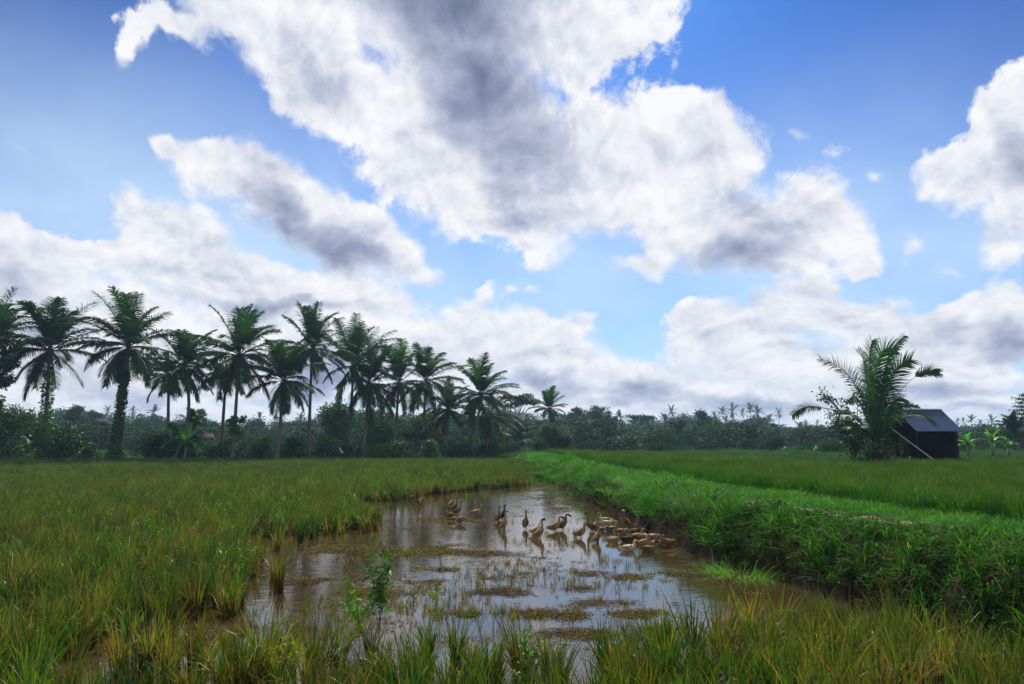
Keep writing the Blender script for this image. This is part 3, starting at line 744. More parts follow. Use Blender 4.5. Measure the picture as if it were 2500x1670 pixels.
# ---- floating straw and pond weed
MATS = [(1330, 1200, 80, 26, 1.6), (1380, 1235, 60, 18, .9), (1310, 1240, 70, 14, .8), (1080, 1345, 130, 14, .8), (1180, 1400, 170, 20, .9), (960, 1360, 120, 16, .8), (820, 1340, 130, 12, .8), (760, 1420, 80, 14, .4), (1220, 1445, 110, 12, .8),
        (1230, 1350, 90, 12, .7), (1100, 1270, 120, 8, .5), (1250, 1262, 80, 7, .5), (1420, 1400, 90, 12, .5), (1430, 1435, 60, 12, .7), (1530, 1410, 60, 8, .5), (1150, 1510, 110, 16, .9), (1330, 1500, 120, 14, .6), (1480, 1470, 90, 12, .5),
        (1560, 1500, 80, 12, .5), (1690, 1400, 90, 9, .5), (1760, 1420, 60, 8, .4), (1690, 1352, 60, 10, 1.0), (1000, 1290, 60, 7, .3), (560, 1560, 160, 16, .8), (450, 1590, 100, 16, .7), (900, 1250, 60, 6, .5), (900, 1450, 80, 14, .5), (1050, 1420, 80, 12, .5), (1640, 1540, 60, 10, .5), (1400, 1550, 160, 12, .6)]
PX, PY, WT = [], [], []
for (cx, cy, rx, ry, am) in MATS:
    n = int(rx * ry * am * .30)
    a = rg.normal(0, .38, (n, 2)); PX.append(cx + a[:, 0] * rx); PY.append(cy + a[:, 1] * ry); WT.append(np.ones(n))
n = 3600
PX.append(rg.uniform(400, 1850, n)); PY.append(1178 + (rg.uniform(0, 1, n) ** 1.3) * 430); WT.append(np.zeros(n))
PX = np.concatenate(PX); PY = np.concatenate(PY); WT = np.concatenate(WT)
d = np.stack([PX - 1250, F * CP - (835 - PY) * SP, F * SP + (835 - PY) * CP], -1); t = -H / d[:, 2]; t = np.where(t > 0, t, 1e3)
X = d[:, 0] * t; Y = d[:, 1] * t
nz = fbm(X, Y, 1.3, 3, 61)
k = (~inside(left_poly, X, Y)) & (bank_s(X, Y) < 0.1) & (Y < 39) & (Y > 5) & ((WT > 0) & (nz > .47) | (nz > .60))
X, Y = X[k], Y[k]
def mat_bits(rg, n, rad, ln, w, up=.004):
    a = rg.uniform(0, 6.28, n); r = rad * np.sqrt(rg.uniform(0, 1, n)); th = rg.uniform(0, 6.28, n); l = ln * rg.uniform(.3, 1.2, n)
    c = np.stack([r * np.cos(a), r * np.sin(a), rg.uniform(0, up, n) + .002], -1)
    d = np.stack([np.cos(th), np.sin(th), rg.normal(0, .16, n)], -1) * l[:, None] * .5
    s = np.stack([-np.sin(th), np.cos(th), rg.normal(0, .5, n)], -1) * w * rg.uniform(.5, 1.3, (n, 1))
    V = np.stack([c - d - s, c + d - s, c + d + s, c - d + s], 1).reshape(-1, 3); V[:, 2] = np.maximum(V[:, 2], .001)
    q = np.arange(n) * 4
    return V, np.stack([q, q + 1, q + 2, q + 3], -1), np.zeros(n * 4), np.repeat(rg.uniform(0, 1, n), 4)
st = [mat_bits(rg, 16, .15, .11, .0026, .012) for _ in range(6)]
half = rg.uniform(0, 1, len(X)) < .30
scatter('floating_straw', st, np.stack([X[half], Y[half], 0 * X[half]], -1), M['straw'], rg, .6, 1.3, .0, label='broken straw drifting on the muddy water')
sm = [mat_bits(rg, 34, .12, .028, .005, .014) for _ in range(5)]
h2 = ~half & (fbm(X, Y, .8, 2, 71) > .44)
scatter('pond_weed', sm, np.stack([X[h2], Y[h2], 0 * X[h2]], -1), M['scum'], rg, .6, 1.3, .0, label='yellow and green pond weed mats on the water')
# sprouts and dead stubble in the shallow water
n = 4600
PX = rg.uniform(480, 1820, n); PY = 1260 + rg.uniform(0, 1, n) * 345
d = np.stack([PX - 1250, F * CP - (835 - PY) * SP, F * SP + (835 - PY) * CP], -1); t = -H / d[:, 2]; X = d[:, 0] * t; Y = d[:, 1] * t
nz = fbm(X, Y, .55, 3, 81); k = (~inside(left_poly, X, Y)) & (bank_s(X, Y) < -.3) & ((nz > .54) | (rg.uniform(0, 1, len(nz)) < .10)) & (Y < 22); X, Y = X[k], Y[k]
sp = [blades(rg, 6, .03, (.06, .22), .15, .2, .0036, 3, .05) for _ in range(5)] + [blades(rg, 12, .04, (.04, .13), .35, .1, .005, 2, 0, hue=(.7, 1)) for _ in range(4)]
sp = sp[:9]
scatter('water_sprouts', sp, np.stack([X, Y, 0 * X - .01], -1), M['rice'], rg, .6, 1.2, .15, label='thin rice sprouts and stubble poking out of the water')

X, Y = jgrid(1, 9, 6, 36, .17, rg); s = bank_s(X, Y); zz = ground_z(X, Y)
k = (s > -.05) & (s < 1.1) & (fbm(X, Y, 1.1, 2, 57) > .46); X, Y, zz = X[k], Y[k], zz[k]
dg = [blades(rg, 22, .10, (.10, .30), .6, .9, .0045, 3, .6, hue=(.5, 1)) for _ in range(4)]
scatter('dead_grass', dg, np.stack([X, Y, np.maximum(zz, 0) - .01], -1), M['straw'], rg, .7, 1.3, .3, label='dead brown grass on the lower bank')

X, Y = jgrid(-75, 95, 64.5, 125, 1.15, rg); k = infov(X, Y, .5, 60); X, Y = X[k], Y[k]
scatter('far_meadow_grass', tuft_f, np.stack([X, Y, ground_z(X, Y) - .02], -1), M['weed'], rg, 1.6, 2.4, .05, label='rough grass between the fields and the wood')
# ------------------------------------------------------------------ palms
def v3(a): return np.asarray(a, float)
def frond_geo(rg, pts, L, nl, lw, ll, stiff=.5, face=None, start=.12, seg=2, prof=None, width_k=1.0, twist=0.0):
    """leaflets along a stalk given as points (n,3); returns leaf part (V,F,tip,hue)"""
    pts = v3(pts); n = len(pts)
    seglen = np.linalg.norm(np.diff(pts, axis=0), axis=1); cum = np.concatenate([[0], np.cumsum(seglen)]); tot = cum[-1]
    t = np.linspace(start, .995, nl); s = t * tot
    P = np.stack([np.interp(s, cum, pts[:, i]) for i in range(3)], -1)
    e = .02 * tot
    T = np.stack([np.interp(np.minimum(s + e, tot), cum, pts[:, i]) - np.interp(np.maximum(s - e, 0), cum, pts[:, i]) for i in range(3)], -1)
    T /= np.linalg.norm(T, axis=1)[:, None]
    up = np.tile(v3((0, 0, 1.0)) if face is None else v3(face), (nl, 1))
    S = np.cross(T, up); S /= np.linalg.norm(S, axis=1)[:, None] + 1e-6
    N = np.cross(S, T)
    out = []; o = 0
    for side in (-1, 1):
        lp = ll * (np.sin(np.pi * (.10 + .84 * (t - start) / (1 - start))) ** .55 if prof is None else prof(t)) * rg.uniform(.85, 1.1, nl)
        D = S * side * .80 + T * (.35 + .55 * t[:, None]) + N * (.28 + .1 * rg.normal(0, 1, (nl, 1)))
        D += rg.normal(0, .07, (nl, 3)); D /= np.linalg.norm(D, axis=1)[:, None]
        g = v3((0, 0, -1.0)); wd = lw * width_k * rg.uniform(.8, 1.2, nl)
        A0 = P; cur = P; rows = [P]; dd = D
        for k in range(seg):
            dd = dd + g * (1 - stiff) * (.55 + .8 * k) / seg * 1.6
            dd = dd / np.linalg.norm(dd, axis=1)[:, None]
            cur = cur + dd * (lp / seg)[:, None]; rows.append(cur)
        W_ = np.cross(D, N); W_ /= np.linalg.norm(W_, axis=1)[:, None] + 1e-6
        W_ = T * .85 + N * .35 * side
        V = []
        for k, r_ in enumerate(rows):
            q = wd * (1.0, 1.0, .12)[k] if seg == 2 else wd * (1 - .9 * k / seg)
            V += [r_ - W_ * q[:, None] * .5, r_ + W_ * q[:, None] * .5]
        V = np.stack(V, 1).reshape(-1, 3); m = (seg + 1) * 2
        k = np.arange(seg) * 2; f = np.stack([k, k + 1, k + 3, k + 2], -1)
        Fq = (f[None] + (np.arange(nl) * m)[:, None, None]).reshape(-1, 4)
        tip = np.tile(np.repeat(np.linspace(0, 1, seg + 1), 2), nl)
        out.append((V, Fq, tip, np.zeros(len(V))))
    return out
def stalk_geo(pts, r0, r1, k=3):
    g = Geo(); n = len(pts); g.tube(pts, list(np.linspace(r0, r1, n)), k, cap=False)
    V = np.concatenate(g.V); Fq = np.concatenate(g.F)
    return V, Fq, np.zeros(len(V)), np.zeros(len(V))
def with_hue(p, h): return p[0], p[1], p[2], np.full(len(p[0]), h) + 0 * p[3]
def arc(rg, az, el0, L, droop, n=10, wind=(0, 0, 0)):
    """stalk curve leaving the crown at elevation el0 and bending down"""
    p = np.zeros(3); out = [p.copy()]; e = el0; a = az; ds = L / (n - 1)
    for i in range(n - 1):
        d = v3((math.cos(e) * math.cos(a), math.cos(e) * math.sin(a), math.sin(e))) + v3(wind) * (i / n) ** 1.5
        d /= np.linalg.norm(d); p = p + d * ds; out.append(p.copy())
        e -= droop * (.35 + 1.3 * i / n) / (n - 1) * (math.cos(e) * .75 + .25)
        e = max(e, -1.45)
    return np.array(out)
def palm_crown(rg, L=4.6, nf=26, nl=44, lw=.075, ll=.95, old=.85, wind=(.10, 0, .02), up=1.35, low=-1.0, seg=2):
    low = low * .95 if low < -.3 else low
    parts = []; hang = 0
    for i in range(nf):
        f = i / (nf - 1)
        if .1 < f and rg.uniform() < .13: continue
        az = i * 2.39996 + rg.normal(0, .25)
        el0 = (up + .08) * (1 - f) ** .72 + low * f ** 1.15 + rg.normal(0, .17)
        Lf = L * (.80 + .25 * math.sin(math.pi * min(1, f * 1.2 + .15))) * rg.uniform(.78, 1.14)
        pts = arc(rg, az, el0, Lf, (.55 + 1.0 * rg.uniform(.45, 1.1)) * (1.0 - .25 * f), wind=wind)
        hue = float(np.clip(.12 + .5 * f ** 2 * old + rg.normal(0, .13), 0, 1))
        if f > .82 and rg.uniform() < .5: hue = .98
        parts.append(with_hue(stalk_geo(pts, .045, .012), min(1, hue + .35)))
        for q in frond_geo(rg, pts, Lf, nl, lw, ll * rg.uniform(.85, 1.1), stiff=.25 + .35 * (1 - f), start=.16, seg=seg): parts.append(with_hue(q, hue))
    # young spear leaf
    pts = arc(rg, 1.0, 1.5, L * .55, .1)
    parts.append(with_hue(stalk_geo(pts, .05, .02), .3))
    # flower stalks and nuts read as a dark knot in the heart of the crown
    k = 60; P = rg.normal(0, 1, (k, 3)); P /= np.linalg.norm(P, axis=1)[:, None]; P = P * rg.uniform(.15, .5, (k, 1)); P[:, 2] = P[:, 2] * .8 - .25
    parts.append(with_hue(leaves(rg, P, .35, aspect=3), .75))
    return cat(parts)
def trunk_mesh(name, base, top, rg, r0=.20, r1=.11, bend=None, k=9, n=14, rings=True):
    base, top = v3(base), v3(top); b = v3(bend if bend is not None else (0, 0, 0))
    pts, rad = [], []
    for i in range(n):
        t = i / (n - 1)
        p = base * (1 - t) + top * t + b * math.sin(math.pi * t)
        pts.append(tuple(p)); rad.append(r0 * (1 + .7 * max(0, 1 - t * 9)) * (1 - t) + r1 * t + (.006 * (i % 2) if rings else 0))
    g = Geo(); g.tube(pts, rad, k)
    return g.mesh(name, M['palm_trunk'], smooth=True)
def nuts(rg, n=9):
    g = Geo()
    for i in range(n):
        a = rg.uniform(0, 6.28); c = (math.cos(a) * .33, math.sin(a) * .33, -.35 + rg.uniform(-.15, .12)); r = .13
        pts = [(c[0], c[1], c[2] + r * z) for z in (-1, -.6, 0, .6, 1)]
        g.tube(pts, [.01, r * .7, r * .85, r * .62, .01], 7)
    return g.mesh('coconut', M['nut'], smooth=True)
M['nut'] = plain_mat('coconut_husk', (.07, .09, .02), (.14, .12, .04), 3, .6, .3, .1)
def vine_mesh(rg, base, top, t0, t1, n, r):
    base, top = v3(base), v3(top); t = t0 + (t1 - t0) * rg.uniform(0, 1, n) ** .8; a = rg.uniform(0, 6.28, n); rr = r * (1.15 - .45 * (t - t0) / (t1 - t0)) * np.sqrt(rg.uniform(.3, 1, n))
    P = base[None] * (1 - t[:, None]) + top[None] * t[:, None] + np.stack([np.cos(a) * rr, np.sin(a) * rr, rg.normal(0, .1, n)], -1)
    return leaf_mesh('climbing_vine', leaves(rg, P, .2, aspect=1.5, squash=.6), M['bush'])

def palm(label, cx, cy, bx, Yd, rpx, seed, nf=26, bend=0.0, vine=None, low=-1.0, up=1.35, gz=None, group=None, wind=.10, nut=True, r0=.19, old=.8):
    rg = np.random.default_rng(seed); wind = wind + rg.uniform(-.10, .16)
    c = at_y(cx, cy, Yd); b = at_y(bx, 1115, Yd); z0 = float(ground_z(b.x, b.y)) - .05 if gz is None else gz
    root = empty('coconut_palm', (b.x, b.y, z0)); tag(root, label, 'palm tree', group)
    top = v3((c.x - b.x, 0, c.z - z0))
    L = rpx / F * Yd * 1.24
    tr = trunk_mesh('trunk', (0, 0, 0), top, rg, r0, .11, (bend, 0, 0))
    link('trunk', tr, root)
    link('crown', leaf_mesh('crown', palm_crown(rg, L, nf + 9, nl=56, ll=L * .245, lw=.092, up=up, low=low, wind=(wind, 0, .02), old=old), M['palm']), root, tuple(top))
    if nut: link('coconut_bunch', nuts(rg), root, tuple(top))
    if vine: link('climbing_vine', vine_mesh(rg, (0, 0, 0), top, vine[0], vine[1], vine[2], vine[3]), root)
    return root
PALMS = [
 ('coconut palm cut by the left edge of the photo, its crown half out of frame', -8, 822, -14, 60, 100, 1, {}),
 ('tall coconut palm with a vine-wrapped trunk, second from the left, beside the banana plant', 121, 856, 108, 61, 118, 2, dict(vine=(.05, .82, 1500, .55), nf=30, low=-1.15)),
 ('tallest coconut palm on the left, its trunk thick with green vines to the foot', 314, 846, 277, 62, 118, 3, dict(vine=(.0, .80, 3000, .46), nf=28, wind=.2, low=-1.1)),
 ('coconut palm with a slender curved trunk, right of the tallest vine-covered palm', 448, 893, 420, 66, 92, 4, dict(bend=1.0, nf=26, wind=.15)),
 ('lower coconut palm crown tucked behind the left side of the curved-trunk palm', 412, 915, 410, 71, 74, 5, dict(nf=20, up=.9)),
 ('tall coconut palm with a pointed spear leaf, right one of the thin straight pair', 584, 868, 568, 66, 112, 6, dict(nf=30, low=-1.15)),
 ('low-crowned coconut palm behind the spear-leaf palm, on the left trunk of the pair', 553, 905, 538, 71, 84, 7, dict(nf=20, up=.7)),
 ('wide drooping coconut palm whose lowest fronds hang almost down to the bushes', 694, 930, 676, 66, 96, 8, dict(nf=28, low=-1.25)),
 ('tall coconut palm rising behind the wide drooping palm, its trunk straight down to the field', 762, 853, 752, 72, 92, 9, dict(nf=26, wind=.12)),
 ('coconut palm with a leftward sweeping frond, first of the close cluster of crowns', 863, 893, 851, 76, 96, 10, dict(nf=26, low=-1.1)),
 ('coconut palm with a long hanging skirt of old fronds amid the close cluster', 902, 936, 886, 72, 92, 11, dict(nf=28, low=-1.3)),
 ('coconut palm with a pale trunk and upright narrow crown, right of the skirted one', 974, 936, 961, 76, 88, 12, dict(nf=26, low=-1.15)),
 ('coconut palm with a gap in its crown, the last tall one of the close cluster', 1040, 930, 1030, 80, 84, 13, dict(nf=24, low=-1.2)),
 ('short coconut palm with a small spreading crown between the cluster and the last leafy palm', 1095, 1001, 1088, 82, 64, 14, dict(nf=22)),
 ('last coconut palm at the right end of the row, with a dense upright top', 1175, 965, 1152, 78, 80, 15, dict(nf=28, low=-1.1, wind=.2)),
 ('coconut palm crown hanging low behind the last palm of the row, trunk to the right', 1192, 1012, 1188, 82, 74, 16, dict(nf=22, up=.6, low=-1.2)),
 ('coconut palm standing alone above the vine-covered tree in the middle of the wood', 1341, 998, 1343, 108, 44, 17, dict(nf=24, up=1.45)),
 ('slanting young palm behind the bushes under the curved-trunk palm', 470, 1040, 466, 74, 34, 18, dict(nf=12, nut=False, up=1.45, low=.1, r0=.1)),
 ('low palm with feathery fronds among the dark bushes right of the last tall row palm', 1265, 1080, 1265, 96, 42, 19, dict(nf=16, nut=False, low=-.2, up=1.3, r0=.1)),
 ('dark leaning palm at the right edge behind the banana plants', 2478, 1052, 2490, 72, 40, 20, dict(nf=22, nut=False, low=-.9)),
]
for lab, cx, cy, bx, Yd, rpx, seed, kw in PALMS:
    palm(lab, cx, cy, bx, Yd, rpx, seed, **kw)

# far palms: three crown shapes shared
fc = [leaf_mesh('crown', palm_crown(np.random.default_rng(100 + i), 3.9, 17, nl=24, lw=.2, ll=.95, up=1.3, low=(-.9, -.5, -1.2)[i]), M['palm']) for i in range(3)]
ft = [trunk_mesh('trunk', (0, 0, 0), (q, 0, 10), np.random.default_rng(i), .17, .11, (q * .5, 0, 0), k=5, n=6) for i, q in enumerate((.3, -.4, 0))]
FARP = [
 (1639, 1006, 17, 'tallest far palm on the skyline, with a thin trunk above a second lower palm'), (1628, 1030, 20, 'lower palm directly beneath the tallest far palm on the skyline'),
 (1667, 1030, 19, 'round-crowned far palm just right of the tallest far palm'), (1743, 1020, 14, 'small far palm right beside the dark round-headed tree'),
 (1765, 1008, 16, 'first palm of the palm cluster right of the dark round-headed tree'), (1788, 1005, 18, 'second and bushiest palm of the palm cluster right of the round-headed tree'),
 (1812, 1010, 13, 'third, smallest palm of the palm cluster on the far skyline'), (1834, 1002, 17, 'tall palm at the right end of the far palm cluster'),
 (1849, 1010, 19, 'palm leaning against the tall right-hand one of the far cluster'), (1900, 1012, 14, 'slim far palm standing apart on the skyline just left of the hut palm'),
 (1878, 1026, 17, 'low far palm beside the slim one on the skyline'), (1515, 1022, 19, 'far palm between two flat-topped trees on the skyline'),
 (1592, 1036, 18, 'far palm in the dip between the flat-topped trees and the tallest far palm'), (1697, 1040, 16, 'half hidden far palm in front of the dark round-headed tree'),
 (325, 1004, 13, 'tiny far palm on the left skyline beside the thickest vine-covered trunk'), (262, 1006, 14, 'tiny far palm on the left skyline behind the tallest palm'),
 (380, 1020, 12, 'faint far palm on the left skyline under the curved-trunk palm'), (375, 1008, 18, 'spindly far palm with sparse fronds left of the curved trunk'),
 (632, 1022, 17, 'far palm seen in the gap left of the wide drooping palm'), (735, 1024, 16, 'far palm seen just right of the wide drooping palm trunk'),
 (2337, 1030, 10, 'tiny far palm on the skyline immediately right of the hut roof'), (2351, 1031, 10, 'second tiny far palm right of the hut roof'), (2373, 1027, 15, 'largest far palm right of the hut, above the banana plants'),
 (2421, 1030, 15, 'far palm with a wide crown above the right-hand banana plant'), (2458, 1040, 12, 'far palm near the right edge beside the dark leaning palm'), (2395, 1034, 10, 'small far palm between the two larger ones right of the hut'),
 (1968, 1036, 11, 'tiny far palm on the skyline just left of the hut palm fronds'), (1995, 1036, 10, 'tiny far palm seen between the leaves of the hut shrub'),
 (1905, 1085, 26, 'near-ground feathery palm in the wood left of the hut shrub'), (1470, 1078, 24, 'dull feathery palm in the wood left of the bright domed bush'), (1640, 1085, 26, 'feathery palm low in the wood above the right-hand low bush'),
]
for i, (x, y, r, lab) in enumerate(FARP):
    low = y > 1060
    Yd = 3.6 * F / r if not low else 3.9 * F / r * .55
    c = at_y(x, y, Yd); z0 = .05
    root = empty('far_palm', (c.x, c.y, z0)); tag(root, lab, 'palm tree')
    s = (.5 if low else 1.0); hgt = (c.z - z0) / 10; k = i % 3
    link('trunk', ft[k], root, scale=(1, 1, hgt)); link('crown', fc[k], root, ((.3, -.4, 0)[k], 0, c.z - z0), (0, 0, i * 1.7), (s, s, s * (1, 1.15)[i % 2]))

# ------------------------------------------------------------------ broad-leaved trees and bushes
def crown_pts(rg, blobs, n, shell=.55):
    """leaf positions: in and on a set of lumps (x,y,z,rx,ry,rz)"""
    b = np.array(blobs, float); vol = b[:, 3] * b[:, 4] + b[:, 3] * b[:, 5]; pick = rg.choice(len(b), n, p=vol / vol.sum()); b = b[pick]
    d = rg.normal(0, 1, (n, 3)); d /= np.linalg.norm(d, axis=1)[:, None]
    r = (shell + (1 - shell) * rg.uniform(0, 1, (n, 1)) ** .5) * rg.normal(1, .07, (n, 1))
    return b[:, :3] + d * r * b[:, 3:]
def lumps(rg, kind, w, h):
    """lumps of a crown of width w and height h standing on z=0 (crown bottom)"""
    out = []
    if kind == 'umbrella':
        for i in range(14):
            a = rg.uniform(0, 6.28); q = w * .5 * math.sqrt(rg.uniform(0, 1)) * .86
            out.append((math.cos(a) * q, math.sin(a) * q, h * (.80 - .30 * (q / (w * .5)) ** 2) + rg.uniform(-.1, .1) * h, w * rg.uniform(.10, .19), w * .15, h * rg.uniform(.055, .10)))
        return out
    n = dict(dome=30, tall=30, loose=22, bush=26)[kind]
    for i in range(n):
        t = rg.uniform(0, 1); a = rg.uniform(0, 6.28)
        if kind == 'tall': R_ = .5 * w * math.sin(math.pi * (.12 + .83 * t)) ** .7
        elif kind == 'bush': R_ = .5 * w * math.sqrt(max(0.02, 1 - t ** 2))
        else: R_ = .5 * w * math.sqrt(max(.03, 1 - (1.75 * t - .78) ** 2))
        q = R_ * rg.uniform(.25, .9); s = rg.uniform(.13, .24) * w * (.75 if kind == 'loose' else 1)
        out.append((math.cos(a) * q, math.sin(a) * q, h * (.08 + .84 * t), s, s, s * rg.uniform(.6, .9)))
    return out
def tree_meshes(seed, kind, w, h, th, n, size, mat):
    """trunk of height th with limbs + crown from th*.8 up"""
    rg = np.random.default_rng(seed)
    lp = lumps(rg, kind, w, h)
    P = crown_pts(rg, lp, n, .35 if kind != 'umbrella' else .2)
    P[:, 2] += th
    keep = P[:, 2] > .05; P = P[keep]
    cr = leaf_mesh('crown', leaves(rg, P, size, aspect=1.7, squash=.8), mat)
    g = Geo(); r = max(.06, w * .022)
    g.tube([(0, 0, -.2), (r * .4, 0, th * .5), (0, r * .5, th + h * .12)], [r * 1.25, r, r * .75], 7)
    for i, l in enumerate(sorted(lp, key=lambda q: -q[3])[:(12 if kind == 'umbrella' else 9)]):
        g.tube([(0, r * .4, th * (.82 + .02 * i)), (l[0] * .45 + rg.normal(0, .1), l[1] * .45, th + l[2] * .42), (l[0] * .9, l[1] * .9, th + l[2])], [r * .6, r * .4, r * .13], 5, cap=False)
    return g.mesh('trunk', M['bark'], smooth=True), cr
def tree(name, label, px, ytop, wpx, Yd, kind='dome', trunk_f=.3, n=2600, size=.3, mat='tree', cat_='tree', seed=None, ybase=None, rz=None, group=None):
    """place a tree by its crown's middle, top and width in the photo"""
    c = at_y(px, ytop, Yd); z0 = float(ground_z(c.x, c.y)) - .05
    w = wpx / F * Yd; tot = c.z - z0; th = tot * trunk_f; h = tot - th
    root = empty(name, (c.x, c.y, z0), random.uniform(0, 6.28) if rz is None else rz); tag(root, label, cat_, group)
    tr, cr = tree_meshes(seed or int(abs(px) * 7 + Yd), kind, w, h, th, n, size, M[mat])
    link('trunk', tr, root); link('crown', cr, root)
    return root
